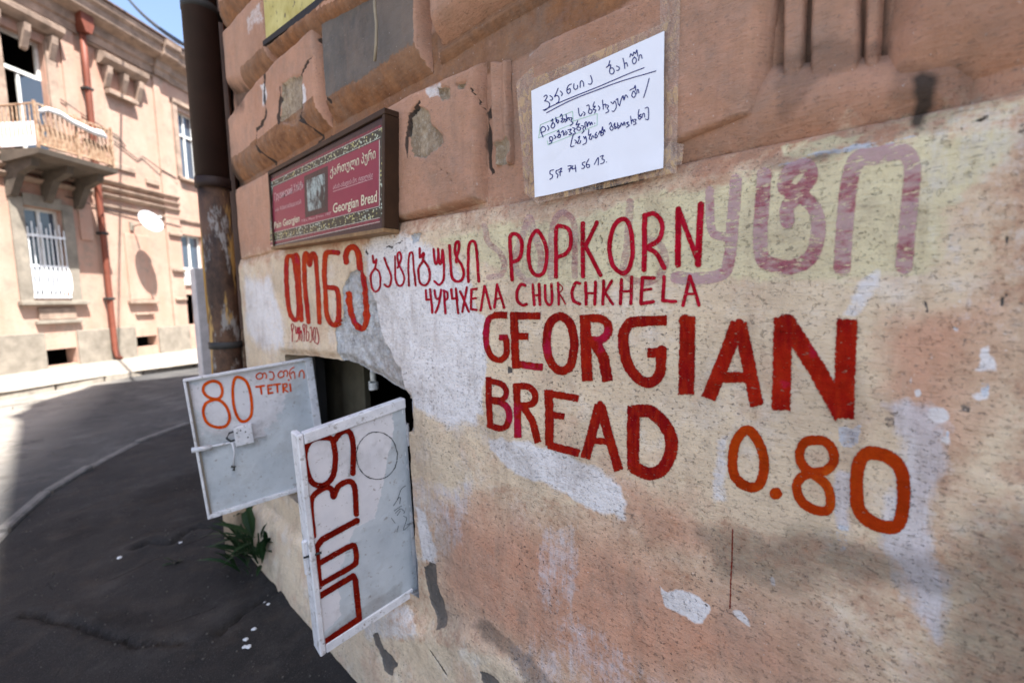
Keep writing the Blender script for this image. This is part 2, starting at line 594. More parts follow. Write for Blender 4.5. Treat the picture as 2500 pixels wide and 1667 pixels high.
def ghost_paint(name, strength):
    n = NT(name)
    g = n.noise(1.0, 5, 0.7, stretch=(60, 60, 140), off=8)
    big = n.noise(1.0, 3, 0.6, stretch=(8, 8, 22), off=3)
    c = n.mix(n.ramp(n.math('ADD', g, n.math('MULTIPLY', n.math('SUBTRACT', big, 0.5), 1.2)), 0.46, 0.68), (0.50, 0.32, 0.35), (0.32, 0.05, 0.11))
    a = n.ramp(g, 0.2, 0.6, strength * 0.7, strength)
    ed = n.attr('edge').outputs['Fac']
    ea = n.ramp(n.math('ADD', ed, n.math('MULTIPLY', n.math('SUBTRACT', n.noise(200, 3, 0.6), 0.5), 1.2)), -0.2, 0.5)
    chips = n.ramp(n.noise(1.0, 4, 0.7, stretch=(100, 60, 200), off=27), 0.54, 0.64)
    al = n.math('MULTIPLY', n.math('MULTIPLY', a, ea), n.math('SUBTRACT', 1.0, chips))
    return n.done(c, 0.75, n.bump(n.noise(1.0, 6, 0.72, stretch=(30, 28, 170), off=1.0), 0.7, 0.003), alpha=al)


M_GHOST = ghost_paint('faded_plum_paint', 0.66)
M_GHOST2 = ghost_paint('nearly_washed_out_plum_paint', 0.38)

# ------------------------------------------------------------------ relief and paint of the near wall
def zt(y):                                     # top edge of the plinth's painted face
    return H + np.interp(y, [-1, -0.1, 0.3, 0.73, 1.21, 2.06, 2.75], [0.17, 0.171, 0.179, 0.174, 0.193, 0.206, 0.198])


# opening of the bakery hatch on the wall plane
_arch = [(690, 866), (720, 868), (760, 870), (793, 875), (824, 881), (846, 886), (869, 895), (899, 913), (927, 928), (954, 946), (975, 957), (988, 972)]
_hole = [W(*p) for p in _arch] + [(1.178, 1.10), (1.165, 0.80), (1.158, 0.47), (1.7, 0.455), (2.26, 0.48), (2.24, 0.9), (2.215, 1.16)]
HOLE = []
for i in range(len(_hole)):
    a = np.array(_hole[i]); b = np.array(_hole[(i + 1) % len(_hole)])
    n_ = max(1, int(np.linalg.norm(b - a) / 0.03))
    for k in range(n_):
        p = a + (b - a) * k / n_
        j = 0.004 if a[0] < 1.75 else 0.0015
        HOLE.append(p + RNG.uniform(-j, j, 2) * (k > 0))
HOLE = np.array(HOLE)


def pp(*c):
    """photo polygon -> wall polygon"""
    return WV(np.array(c, float).reshape(-1, 2))


PATCH = {
    'ye': [(pp(1900, 360, 2020, 330, 2100, 330, 2060, 352, 1960, 380, 1905, 390), 0.006, 0.25), (pp(2180, 320, 2400, 260, 2520, 260, 2520, 330, 2200, 345), 0.02, -0.2), (pp(1075, 600, 1240, 545, 1500, 505, 1820, 425, 2150, 365, 2420, 325, 2400, 430, 2290, 560, 2230, 640, 2000, 660, 1700, 690, 1500, 700, 1260, 690, 1160, 640), 0.02, 1.6)],
    'be': [(pp(560, 640, 2520, 300, 2520, 1700, 700, 1700, 600, 1100), 0.12, 0.12),
           (pp(560, 655, 700, 622, 980, 575, 1240, 545, 1820, 425, 2420, 320, 2480, 600, 2330, 680, 2270, 800, 2230, 1000, 2290, 1320, 2060, 1360, 1850, 1290, 1700, 1270, 1500, 1260, 1250, 1200, 1060, 1250, 960, 1180, 960, 1700, 640, 1700, 590, 1000), 0.045, 1.6),
           (pp(2060, 690, 2180, 700, 2210, 900, 2200, 1010, 2130, 1010, 2090, 900), 0.02, 1.5),
           (pp(850, 1530, 1060, 1540, 1250, 1600, 1390, 1700, 800, 1700), 0.03, 1.0),
           (pp(2300, 1000, 2520, 1000, 2520, 1300, 2300, 1300), 0.12, 0.3),
           (pp(2100, 1500, 2520, 1500, 2520, 1700, 1900, 1700), 0.12, 0.2)],
    'wh': [(pp(742, 215, 752, 210, 757, 240, 752, 275, 742, 290), 0.012, 0.5), (pp(645, 205, 655, 205, 658, 255, 650, 262), 0.014, 0.5), (pp(700, 295, 745, 280, 748, 296, 705, 308), 0.01, 0.3), (pp(1040, 222, 1078, 208, 1080, 232, 1050, 238), 0.006, 0.3), (pp(610, 45, 640, 20, 645, 60, 615, 70), 0.03, 0.0), (pp(1270, 110, 1300, 92, 1310, 100, 1275, 130), 0.006, -0.05), (pp(885, 600, 985, 572, 1060, 620, 1130, 690, 1160, 770, 1180, 880, 1165, 1030, 1090, 1035, 1010, 985, 975, 930, 945, 870, 925, 800, 905, 700), 0.03, 1.4),
           (pp(600, 690, 660, 680, 685, 760, 690, 840, 640, 860, 600, 800), 0.06, 0.45),
           (pp(1188, 1062, 1250, 1073, 1400, 1115, 1515, 1180, 1522, 1262, 1440, 1245, 1330, 1190, 1240, 1150, 1190, 1100), 0.010, 1.5),
           (pp(1012, 1240, 1035, 1255, 1060, 1330, 1065, 1375, 1030, 1370), 0.012, 1.3),
           (pp(1612, 1432, 1630, 1445, 1650, 1438, 1700, 1448, 1735, 1478, 1718, 1525, 1690, 1520, 1650, 1498, 1622, 1480), 0.004, 1.6),
           (pp(1782, 1490, 1800, 1490, 1822, 1505, 1828, 1528, 1806, 1520), 0.003, 1.5),
           (pp(1158, 765, 1180, 770, 1185, 900, 1178, 1020, 1158, 1020), 0.008, 1.0),
           (pp(2266, 997, 2310, 999, 2308, 1020, 2290, 1031, 2262, 1025), 0.003, 1.6),
           (pp(2392, 850, 2415, 845, 2416, 872, 2428, 882, 2425, 905, 2404, 900, 2384, 902, 2386, 870), 0.003, 1.6),
           (pp(2330, 800, 2348, 800, 2346, 812, 2332, 812), 0.002, 1.5),
           (pp(2230, 960, 2245, 950, 2250, 962, 2240, 972, 2230, 970), 0.002, 1.5),
           (pp(2228, 915, 2233, 905, 2232, 930, 2226, 950), 0.002, 1.4),
           (pp(2380, 960, 2408, 950, 2405, 975, 2382, 980), 0.003, 1.4),
           (pp(2300, 1068, 2325, 1060, 2325, 1085, 2302, 1086), 0.003, 1.4),
           (pp(1877, 1408, 1890, 1410, 1892, 1428, 1882, 1424), 0.002, 1.4),
           (pp(2092, 688, 2158, 665, 2140, 700, 2110, 735, 2102, 785, 2058, 775, 2075, 730), 0.006, 0.35),
           (pp(905, 1490, 1000, 1480, 1030, 1530, 920, 1540), 0.03, 0.1),
           (pp(1760, 1080, 1775, 1060, 1775, 1230, 1745, 1240), 0.01, 0.15)],
    'pe': [(pp(1075, 1230, 1180, 1250, 1300, 1300, 1500, 1330, 1600, 1400, 1750, 1480, 1900, 1510, 2050, 1700, 1500, 1700, 1350, 1620, 1200, 1540, 1090, 1460), 0.09, 1.5),
           (pp(2190, 780, 2370, 740, 2400, 860, 2330, 980, 2300, 1080, 2230, 1000), 0.05, 0.4),
           (pp(1500, 1200, 1640, 1240, 1700, 1330, 1560, 1330), 0.06, 0.3)],
    'li': [(pp(2188, 1000, 2270, 990, 2300, 1150, 2305, 1420, 2260, 1560, 2210, 1500, 2205, 1370, 2170, 1310, 2185, 1180), 0.02, 1.2),
           (pp(2040, 1150, 2082, 1148, 2080, 1290, 2048, 1290), 0.006, 1.5),
           (pp(2340, 380, 2520, 340, 2520, 660, 2400, 700), 0.1, -0.35),
           (pp(1340, 1300, 1400, 1300, 1370, 1480, 1320, 1450), 0.05, -0.15),
           (pp(1000, 1180, 1150, 1190, 1110, 1330, 1050, 1370), 0.05, -0.1),
           (pp(1270, 1600, 1400, 1540, 1600, 1700, 1400, 1700), 0.09, -0.25)],
    'bl': [(pp(2048, 1040, 2070, 1042, 2085, 1050, 2100, 1038, 2108, 1040, 2095, 1090, 2052, 1092), 0.004, 0.12),
           (pp(2045, 1290, 2075, 1290, 2068, 1338, 2050, 1338), 0.005, 0.0),
           (pp(2395, 930, 2412, 925, 2408, 965, 2395, 970), 0.003, 0.05),
           (pp(2316, 1050, 2326, 1040, 2326, 1065, 2316, 1070), 0.003, 0.9),
           (pp(992, 972, 998, 970, 1000, 1010, 994, 1010), 0.003, 1.0),
           (pp(1900, 395, 2060, 355, 2200, 330, 2260, 318, 2230, 338, 2050, 372, 1960, 392), 0.008, 0.12)],
    'cem': [(pp(838, 700, 855, 660, 880, 655, 897, 690, 915, 740, 925, 800, 948, 850, 975, 905, 992, 975, 980, 975, 950, 950, 900, 920, 866, 900, 828, 884, 822, 860, 818, 800, 838, 770), 0.006, 1.5),
            (pp(1000, 573, 1030, 570, 1022, 590, 1008, 592), 0.004, 1.0)],
    'dg': [(pp(1034, 1382, 1050, 1372, 1066, 1378, 1072, 1440, 1085, 1480, 1096, 1525, 1075, 1534, 1062, 1490, 1045, 1440), 0.006, 1.3),
           (pp(932, 1535, 945, 1535, 960, 1570, 992, 1600, 985, 1628, 968, 1618, 950, 1575), 0.006, 1.3),
           (pp(1190, 1622, 1210, 1625, 1240, 1650, 1245, 1690, 1215, 1690, 1195, 1640), 0.006, 1.2),
           (pp(1238, 893, 1250, 895, 1250, 910, 1236, 912), 0.002, 1.2),
           (pp(2268, 930, 2300, 930, 2310, 950, 2285, 965), 0.006, -0.06),
           (pp(2345, 985, 2365, 980, 2362, 1010, 2340, 1008), 0.003, -0.06),
           (pp(2258, 738, 2265, 738, 2262, 765, 2256, 765), 0.002, 0.9),
           (pp(2440, 735, 2455, 715, 2468, 705, 2452, 745, 2442, 750), 0.002, 1.2),
           (pp(2168, 1002, 2192, 998, 2186, 1040, 2174, 1045), 0.004, -0.06),
           (pp(2080, 735, 2100, 730, 2090, 785, 2070, 780), 0.004, -0.06),
           (pp(2450, 575, 2465, 575, 2460, 600, 2450, 600), 0.002, 1.0),
           (pp(2344, 828, 2372, 826, 2365, 840, 2348, 842), 0.003, -0.06)],
    'stone': [(pp(995, 300, 1008, 268, 1022, 262, 1045, 275, 1052, 300, 1080, 330, 1083, 348, 1060, 368, 1040, 385, 1010, 385, 1000, 350), 0.004, 1.5),
              (pp(1065, 215, 1100, 212, 1098, 235, 1080, 245, 1070, 232), 0.003, 1.2),
              (pp(1115, 205, 1140, 198, 1135, 215, 1118, 220), 0.003, 1.2),
              (pp(692, 205, 745, 188, 748, 300, 695, 300), 0.012, 1.3),
              (pp(1185, 350, 1215, 345, 1220, 385, 1185, 395), 0.01, 0.6)],
    'soot': [(pp(2225, 195, 2270, 165, 2310, 200, 2305, 260, 2250, 330, 2212, 320), 0.012, 1.6), (pp(2200, 180, 2330, 160, 2350, 240, 2250, 300, 2200, 290), 0.03, -0.15),
             (pp(1880, 402, 1960, 385, 2050, 366, 2000, 392, 1930, 408), 0.008, 0.35), (pp(1850, 400, 2000, 340, 2250, 290, 2250, 330, 2000, 392), 0.02, -0.25),
             (pp(1840, 1330, 1960, 1380, 2100, 1420, 2200, 1430, 2520, 1500, 2520, 1400, 2250, 1370, 2080, 1350, 1940, 1310), 0.05, 0.02),
             (pp(1730, 1310, 1810, 1300, 1830, 1390, 1760, 1410), 0.04, -0.02),
             (pp(2380, 1400, 2520, 1330, 2520, 1700, 2280, 1700), 0.08, 0.06), (pp(1700, 1290, 1900, 1320, 2050, 1390, 1950, 1440, 1760, 1380), 0.05, -0.12),
             (pp(1150, 1510, 1200, 1530, 1400, 1690, 1340, 1690), 0.02, 0.12),
             (pp(1880, 150, 1960, 130, 2140, 100, 2140, 130, 1990, 170, 1920, 230, 1885, 250), 0.03, -0.1),
             (pp(545, 215, 600, 215, 600, 260, 560, 270), 0.05, 0.3),
             (pp(560, 400, 575, 400, 580, 460, 565, 460), 0.03, 0.4)],
    'br': [(pp(1075, 170, 1170, 110, 1500, 0, 1480, 30, 1310, 85, 1170, 145, 1060, 200), 0.03, 0.1),
           (pp(700, 862, 825, 880, 820, 868, 720, 855), 0.01, -0.2)],
    'crack': [],
}
CRACKS = [
    ([(780, 85), (775, 95), (790, 115), (792, 130), (765, 145), (757, 160), (745, 180), (742, 220), (737, 290), (755, 310), (768, 330), (755, 345)], 0.0057),
    ([(790, 125), (795, 180), (800, 235), (812, 250)], 0.0057),
    ([(655, 190), (652, 230), (657, 280), (650, 300), (635, 320), (632, 355), (645, 380), (655, 395)], 0.0095),
    ([(692, 215), (690, 300)], 0.0114),
    ([(785, 328), (795, 336)], 0.004),
    ([(996, 385), (993, 340), (998, 300), (1000, 285), (1025, 250)], 0.0076),
    ([(1185, 240), (1172, 270), (1170, 330), (1172, 400), (1180, 412)], 0.0066),
    ([(1150, 215), (1158, 235), (1163, 260)], 0.0015),
    ([(940, 605), (948, 600), (955, 605), (962, 595), (975, 592), (990, 580)], 0.0018),
    ([(892, 598), (890, 612), (895, 620)], 0.004),
    ([(1050, 420), (1075, 412), (1100, 430), (1105, 470)], 0.0008),
    ([(640, 420), (640, 480), (648, 560)], 0.0009),
    ([(1475, 495), (1465, 560), (1470, 620)], 0.0005),
    ([(1060, 1560), (1090, 1600), (1110, 1630)], 0.003),
    ([(1330, 470), (1420, 458), (1500, 450), (1560, 436)], 0.003),
    ([(2392, 290), (2412, 280)], 0.0018),
    ([(1730, 372), (1770, 368)], 0.001),
]
CRACKS = [(WV(np.array(c, float)), w_) for c, w_ in CRACKS]


def layer(P, key):
    v = np.full(len(P), -3.0)
    for poly, soft, cap in PATCH[key]:
        lo = poly.min(0) - soft * 3.2; hi = poly.max(0) + soft * 3.2
        m = (P[:, 0] > lo[0]) & (P[:, 0] < hi[0]) & (P[:, 1] > lo[1]) & (P[:, 1] < hi[1])
        if m.any():
            Q = P[m]; am = min(max(2.2 * soft, 0.006), 0.035)
            Q = Q + am * np.stack([fbm(Q[:, 0] * .35 / am, Q[:, 1] * .35 / am, 61, 4), fbm(Q[:, 0] * .35 / am, Q[:, 1] * .35 / am, 91, 4)], 1) * 1.8
            v[m] = np.maximum(v[m], np.minimum(sd_poly(Q, poly) / soft, cap))
    return v


def crack_field(P):
    v = np.full(len(P), -3.0)
    for pts, wd in CRACKS:
        lo = pts.min(0) - wd * 5; hi = pts.max(0) + wd * 5
        m = (P[:, 0] > lo[0]) & (P[:, 0] < hi[0]) & (P[:, 1] > lo[1]) & (P[:, 1] < hi[1])
        if m.any():
            q = P[m] + 0.004 * np.stack([fbm(P[m][:, 0] * 60, P[m][:, 1] * 60, 5, 3), fbm(P[m][:, 0] * 60, P[m][:, 1] * 60, 9, 3)], 1)
            v[m] = np.maximum(v[m], 1 - d_line(q, pts) / (wd * (0.15 + 1.7 * vnoise(P[m][:, 0] * 38, P[m][:, 1] * 38, 3))))
    return v


def paint_attrs(P, over=None):
    A = {k: layer(P, k) for k in PATCH}
    A['crack'] = crack_field(P)
    if over:
        for k, v in over.items():
            A[k] = np.maximum(A[k], v)
    return {'ma': np.stack([A['ye'], A['be'], A['wh'], A['pe']], 1),
            'mb': np.stack([A['cem'], A['dg'], A['soot'], A['br']], 1),
            'mc': np.stack([A['li'], A['crack'], A['stone'], A['bl']], 1)}, A


def relief(P, A=None):
    """small undulation shared by everything plastered"""
    y, z = P[:, 0], P[:, 1]
    h = 0.010 * fbm(y * 2.2, z * 2.2, 3, 3) + 0.006 * fbm(y * 11, z * 14, 21, 4) + 0.0022 * fbm(y * 50, z * 70, 23, 4)
    return h


def h_plinth(P, fine=True):
    y, z = P[:, 0], P[:, 1]
    h = relief(P)
    top = zt(y)
    h = h - 0.012 * sstep(-0.004, 0.036, z - top) - 0.028 * sstep(0.036, 0.046, z - top)
    zf = np.interp(y, [0.5, 0.9, 1.1, 1.6, 2.8], [0.545, 0.52, 0.42, 0.36, 0.30])
    h = h + 0.030 * sstep(0.02, -0.05, z - zf) + 0.035 * sstep(0.30, 0.0, z)
    if fine:
        c = layer(P, 'cem')
        h = h - 0.010 * sstep(-0.3, 1.0, c) + 0.010 * fbm(y * 45, z * 45, 31, 3) * sstep(0, 1, c)
        h = h - 0.004 * sstep(-0.2, 0.8, layer(P, 'dg'))
        k = crack_field(P)
        h = h - 0.006 * sstep(0, 1, k)
        # lip of the arch curls inwards
        d = sd_poly(P, HOLE)
        h = h - 0.018 * sstep(-0.035, 0.0, d) * (z > 1.0)
    return h


# ------------------------------------------------------------------ near building
near = thing('old_bakery_building', 'old pink stucco building with red hand-painted bread lettering on its wall', 'building')


def spaced(a, b, f):
    out = [a]
    while out[-1] < b:
        out.append(out[-1] + f(out[-1]))
    out[-1] = b
    return np.array(out)


def wall_sheet(name, us, vs, hf, x0, keep=None, over=None, parent=near, smooth=True, mat=M_WALL):
    V, T = grid(us, vs)
    if keep is not None:
        V, T = clip(V, T, keep(V))
    at, _ = paint_attrs(V, over(V) if over else None)
    h = hf(V)
    X = np.stack([x0 - h, V[:, 0], V[:, 1]], 1)
    return new_mesh(name, X, T[:, ::-1], mat, parent, smooth, at)


ys = spaced(-0.75, 2.745, lambda y: 0.0028 + 0.0019 * max(0, y) ** 1.3)
zs = np.linspace(-0.03, 1.66, 430)
plinth = wall_sheet('painted_wall', ys, zs, h_plinth, DW,
                    keep=lambda V: np.minimum(-sd_poly(V, HOLE), zt(V[:, 0]) + 0.05 - V[:, 1]))
# reveal of the opening: the wall's thickness
n_ = len(HOLE)
hh = h_plinth(HOLE)
xs = [0.0, 0.015, 0.05, 0.10, 0.14]
RV = []
cen = HOLE.mean(0)
for k, dx in enumerate(xs):
    jit = RNG.uniform(-0.003, 0.003, (n_, 2)) * (k > 0)
    pr = HOLE + jit + (HOLE - cen) * (0.006 * k)
    RV.append(np.stack([DW - hh + dx, pr[:, 0], pr[:, 1]], 1))
RV = np.concatenate(RV)
RT = []
for k in range(len(xs) - 1):
    for i in range(n_):
        a = k * n_ + i; b = k * n_ + (i + 1) % n_
        RT.append((a, b, b + n_, a + n_))
at, _ = paint_attrs(RV[:, 1:], {'be': np.where(RV[:, 1] > 1.75, 1.0, -2.0), 'cem': np.where(RV[:, 1] < 1.75, 0.5, -2.0)})
new_mesh('opening_reveal', RV, RT, M_WALL, near, True, at)
# the room behind, sooty and unlit
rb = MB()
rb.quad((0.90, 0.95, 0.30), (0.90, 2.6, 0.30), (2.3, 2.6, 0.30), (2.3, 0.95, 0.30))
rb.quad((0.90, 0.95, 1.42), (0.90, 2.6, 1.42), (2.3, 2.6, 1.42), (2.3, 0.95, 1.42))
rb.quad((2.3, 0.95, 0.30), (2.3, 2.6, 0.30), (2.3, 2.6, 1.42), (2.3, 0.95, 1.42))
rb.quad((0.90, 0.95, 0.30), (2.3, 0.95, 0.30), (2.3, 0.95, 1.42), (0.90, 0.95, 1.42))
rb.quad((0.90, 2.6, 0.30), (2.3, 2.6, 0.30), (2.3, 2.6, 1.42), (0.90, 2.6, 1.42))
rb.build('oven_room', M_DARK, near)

# upper wall set back behind the rusticated blocks
BACK = DW + 0.035
_rec = {}


def h_back(P):
    y, z = P[:, 0], P[:, 1]
    h = relief(P) + 0.004 * fbm(y * 30, z * 20, 77, 4)
    # ribs inside the two upright niches
    h = h - 0.012 * sstep(0.075, 0.085, y) * sstep(0.21, 0.20, y)
    h = h - 0.006 * sstep(0, 1, crack_field(P))
    return h


def over_back(V):
    y, z = V[:, 0], V[:, 1]
    br = np.where((z > 1.93) & (z < 2.10), 0.45, -0.55) + 0 * y
    return {'br': br * 1.0}


us = spaced(-0.75, 2.735, lambda y: 0.006 + 0.003 * max(0, y))
wall_sheet('upper_wall', us, np.linspace(1.58, 3.75, 260), h_back, BACK, over=over_back)


def convex_dist(P, poly, bev):
    """per-edge signed distances / bevel widths; polygon counter-clockwise in (y, z)."""
    v = np.full(len(P), 9.0); s = np.full(len(P), 9.0); arg = np.zeros(len(P), int)
    n = len(poly)
    for i in range(n):
        a = np.array(poly[i]); b = np.array(poly[(i + 1) % n])
        e = (b - a) / np.linalg.norm(b - a)
        d = (P[:, 0] - a[0]) * -e[1] + (P[:, 1] - a[1]) * e[0]
        s = np.minimum(s, d)
        q = d / bev[i]
        arg = np.where(q < v, i, arg)
        v = np.minimum(v, q)
    return s, v, arg


def block(poly, bev, depth, step, label=None, brown_edges=(), face=None, seed=0, frontcut=None):
    poly = [np.array(p, float) for p in poly]
    A = sum(poly[i][0] * poly[(i + 1) % len(poly)][1] - poly[(i + 1) % len(poly)][0] * poly[i][1] for i in range(len(poly)))
    if A < 0:
        raise RuntimeError('block polygon must be counter-clockwise')
    lo = np.min(poly, 0) - 0.01; hi = np.max(poly, 0) + 0.01
    us_ = np.arange(lo[0], hi[0] + step, step); vs_ = np.arange(lo[1], hi[1] + step, step)
    V, T = grid(us_, vs_)

    def wob(V):
        return V + 0.010 * np.stack([fbm(V[:, 0] * 9, V[:, 1] * 9, seed, 4), fbm(V[:, 0] * 9, V[:, 1] * 9, seed + 50, 4)], 1)
    s, v, arg = convex_dist(wob(V), poly, bev)
    V, T = clip(V, T, s + 0.0)
    s, v, arg = convex_dist(wob(V), poly, bev)
    t = np.clip(v, 0, 1)
    h = depth * np.sin(t * math.pi / 2) ** 0.9
    h = h + relief(V)
    st = layer(V, 'stone'); ck = crack_field(V)
    h = h - 0.010 * sstep(-0.2, 0.5, st) + 0.006 * fbm(V[:, 0] * 50, V[:, 1] * 50, 5, 3) * sstep(0, 1, st) - 0.008 * sstep(0, 1, ck)
    if frontcut is not None:
        h = h + frontcut(V)
    over = {}
    be_ = np.isin(arg, brown_edges) & (v < 1.25)
    over['br'] = np.where(be_, 0.25 + 0.9 * (1.0 - np.abs(v - 0.5)), -1.6)
    if face:
        for k_, f_ in face.items():
            over[k_] = f_(V, v, s)
    at, _ = paint_attrs(V, over)
    X = np.stack([BACK - h, V[:, 0], V[:, 1]], 1)
    o = new_mesh('stucco_block', X, T[:, ::-1], M_WALL, near, True, at)
    if label: o['label'] = label
    return o


Zr = lambda z: z + H
D0 = 0.035
# bottom course: the block behind the framed sign, the block with the note, and the ones beside them
block([(0.835, Zr(.235)), (2.715, Zr(.225)), (2.715, Zr(.60)), (1.17, Zr(.575)), (0.822, Zr(.555))], [0.014, 0.03, 0.02, 0.02, 0.018], D0, 0.005,
      'pink block with a broken plaster patch showing stone', seed=1)
block([(0.215, Zr(.262)), (0.45, Zr(.232)), (0.700, Zr(.248)), (0.700, Zr(.47)), (0.682, Zr(.505)), (0.62, Zr(.531)), (0.46, Zr(.516)), (0.205, Zr(.50))],
      [0.008, 0.008, 0.02, 0.02, 0.02, 0.02, 0.02, 0.03], D0 + .003, 0.004, 'pink block carrying the paper note', seed=2)
block([(-0.75, Zr(.235)), (0.075, Zr(.245)), (0.075, Zr(.60)), (-0.75, Zr(.60))], [0.09, 0.05, 0.03, 0.03], D0 + 0.004, 0.006, seed=3)
# sloping sill under the niche at the right
block([(0.0, Zr(.205)), (0.46, Zr(.205)), (0.46, Zr(.26)), (0.205, Zr(.335)), (0.08, Zr(.30)), (0.0, Zr(.28))], [0.06, 0.08, 0.07, 0.06, 0.05, 0.06], 0.026, 0.004, seed=4)
# upright ribs inside the right niche
for (a_, b_, zb_) in ((0.084, 0.103, .29), (0.106, 0.163, .29), (0.167, 0.196, .29)):
    block([(a_, Zr(zb_ - .02)), (b_, Zr(zb_)), (b_, Zr(.60)), (a_, Zr(.60))], [0.004, 0.006, 0.004, 0.006], 0.012 + 0.004 * (a_ > .1), 0.0022, seed=int(a_ * 1000))
# rib beside the left niche
block([(0.742, Zr(.305)), (0.800, Zr(.312)), (0.798, Zr(.545)), (0.742, Zr(.535))], [0.006, 0.008, 0.008, 0.006], 0.014, 0.003, seed=5,
      frontcut=lambda V: 0.005 * np.sin((V[:, 0] - 0.742) / 0.058 * math.pi * 3))
# second course
block([(-0.75, Zr(.655)), (0.985, Zr(.655)), (0.985, Zr(1.05)), (-0.75, Zr(1.05))], [0.05, 0.02, 0.02, 0.02], D0 + 0.02, 0.007, seed=6)
new_fillet = block([(-0.75, Zr(.610)), (1.0, Zr(.612)), (1.0, Zr(.648)), (-0.75, Zr(.646))], [0.03, 0.02, 0.02, 0.02], 0.02, 0.005, brown_edges=(0, 2), seed=7)
block([(1.035, Zr(.605)), (1.600, Zr(.625)), (1.605, Zr(1.03)), (1.035, Zr(.90))], [0.075, 0.02, 0.02, 0.02], D0 + 0.012, 0.006,
      'block with a grey cement panel and brown stained lower edge', brown_edges=(0,), seed=8,
      face={'dg': lambda V, v, s: np.minimum((v - 1.05) * 3.0, np.minimum((V[:, 0] - 1.045) / 0.01, (1.595 - V[:, 0]) / 0.01)) + 0.4})
block([(1.635, Zr(.62)), (2.712, Zr(.625)), (2.712, Zr(.955)), (2.36, Zr(.97)), (2.09, Zr(.99)), (1.635, Zr(.965))], [0.09, 0.03, 0.02, 0.02, 0.02, 0.03], D0 + 0.015, 0.007,
      'long cracked pink block above the framed sign', brown_edges=(0,), seed=9)
# third course: moulding under the yellow board and the corner block
block([(1.02, Zr(.80)), (2.075, Zr(1.0)), (2.07, Zr(1.055)), (1.02, Zr(.93))], [0.05, 0.02, 0.02, 0.02], D0 + 0.03, 0.006, 'brown stained moulding under the yellow board', brown_edges=(0, 2), seed=10)
block([(2.10, Zr(.985)), (2.46, Zr(1.01)), (2.705, Zr(1.07)), (2.705, Zr(1.36)), (2.10, Zr(1.30))], [0.07, 0.07, 0.03, 0.02, 0.03], D0 + 0.01, 0.007,
      'narrow pink corner block with a brown lower edge', brown_edges=(0,), seed=11)
block([(2.10, Zr(1.335)), (2.705, Zr(1.36)), (2.705, Zr(1.9)), (2.10, Zr(1.9))], [0.09, 0.03, 0.02, 0.03], D0 + 0.02, 0.009, brown_edges=(0,), seed=12)
block([(-0.75, Zr(1.09)), (0.98, Zr(1.09)), (0.98, Zr(1.6)), (-0.75, Zr(1.6))], [0.05, 0.02, 0.02, 0.02], D0 + 0.02, 0.012, brown_edges=(0,), seed=13)

# body of the building above and round the corner (only its outside)
n = NT('pink_stucco_plain')
c = n.mix(n.ramp(n.noise(2.0, 5, 0.6), 0.3, 0.7), (0.40, 0.20, 0.14), (0.52, 0.29, 0.21))
c = n.mix(n.ramp(n.noise(0.6, 6, 0.7, off=3), 0.5, 0.7, 0, 0.4), c, (0.2, 0.13, 0.1))
M_PINK = n.done(c, 0.88, n.bump(n.noise(30, 5, 0.65), 0.5, 0.006))
TOPZ = 13.4
fp = [(DW + 0.05, -14.0), (DW + 0.05, 2.73), (1.62, 4.75), (2.5, 4.60), (12.0, 4.4), (12.0, -14.0)]
bm_ = MB()
bm_.quad((DW + .05, -14, 3.7), (DW + .05, 2.735, 3.7), (DW + .05, 2.735, TOPZ), (DW + .05, -14, TOPZ))
bm_.quad((DW + .02, -14, 0), (DW + .02, -0.74, 0), (DW + .02, -0.74, 3.7), (DW + .02, -14, 3.7))
bm_.quad((DW + .012, 2.738, -0.1), (fp[2][0], fp[2][1], -0.1), (fp[2][0], fp[2][1], TOPZ), (DW + .012, 2.738, TOPZ))
for a, b in ((2, 3), (3, 4), (4, 5)):
    bm_.quad((*fp[a], -0.1), (*fp[b], -0.1), (*fp[b], TOPZ), (*fp[a], TOPZ))
bm_.quad((12, -14, 0), (DW + .02, -14, 0), (DW + .02, -14, TOPZ), (12, -14, TOPZ))
bm_.build('outer_walls', M_PINK, near)
M_ROOF = simple('rusty_roof_sheet', (0.12, 0.07, 0.05), 0.6)
rf = MB()
rf.prism([(DW - 0.0, -14.2), (DW - 0.0, 2.74), (1.62, 4.78), (2.5, 4.64), (12.2, 4.4), (12.2, -14.2)], TOPZ, TOPZ + 0.12, 'z')
rf.build('roof', M_ROOF, near)
MB().box(2.02, 2.22, 4.02, 4.22, TOPZ + 0.12, TOPZ + 0.45).build('roof_shadow_caster', M_PINK, near)  # unseen block added on the roof to throw a small shadow across the street

# ------------------------------------------------------------------ brush lettering
CURD = {}


def strokes_field(P, strokes):
    f = np.full(len(P), -1e9)
    for s in strokes:
        wd, pts = s[0], s[1]
        mode = s[2] if len(s) > 2 else 's'
        if mode == 's':
            f = np.maximum(f, wd / 2 - d_line(P, smooth_line(pts)))
        elif mode == 'l':
            f = np.maximum(f, wd / 2 - d_line(P, pts))
        else:                                  # flat ends
            m = len(pts) - 1
            for i in range(m):
                a = np.array(pts[i], float); b = np.array(pts[i + 1], float)
                e = b - a; L = np.linalg.norm(e); e /= L
                t = (P[:, 0] - a[0]) * e[0] + (P[:, 1] - a[1]) * e[1]
                q = np.abs((P[:, 0] - a[0]) * -e[1] + (P[:, 1] - a[1]) * e[0])
                d = np.minimum(wd / 2 - q, np.minimum(t, L - t))
                f = np.maximum(f, d)
                if i > 0:
                    f = np.maximum(f, wd / 2 - np.hypot(P[:, 0] - a[0], P[:, 1] - a[1]))
    return f


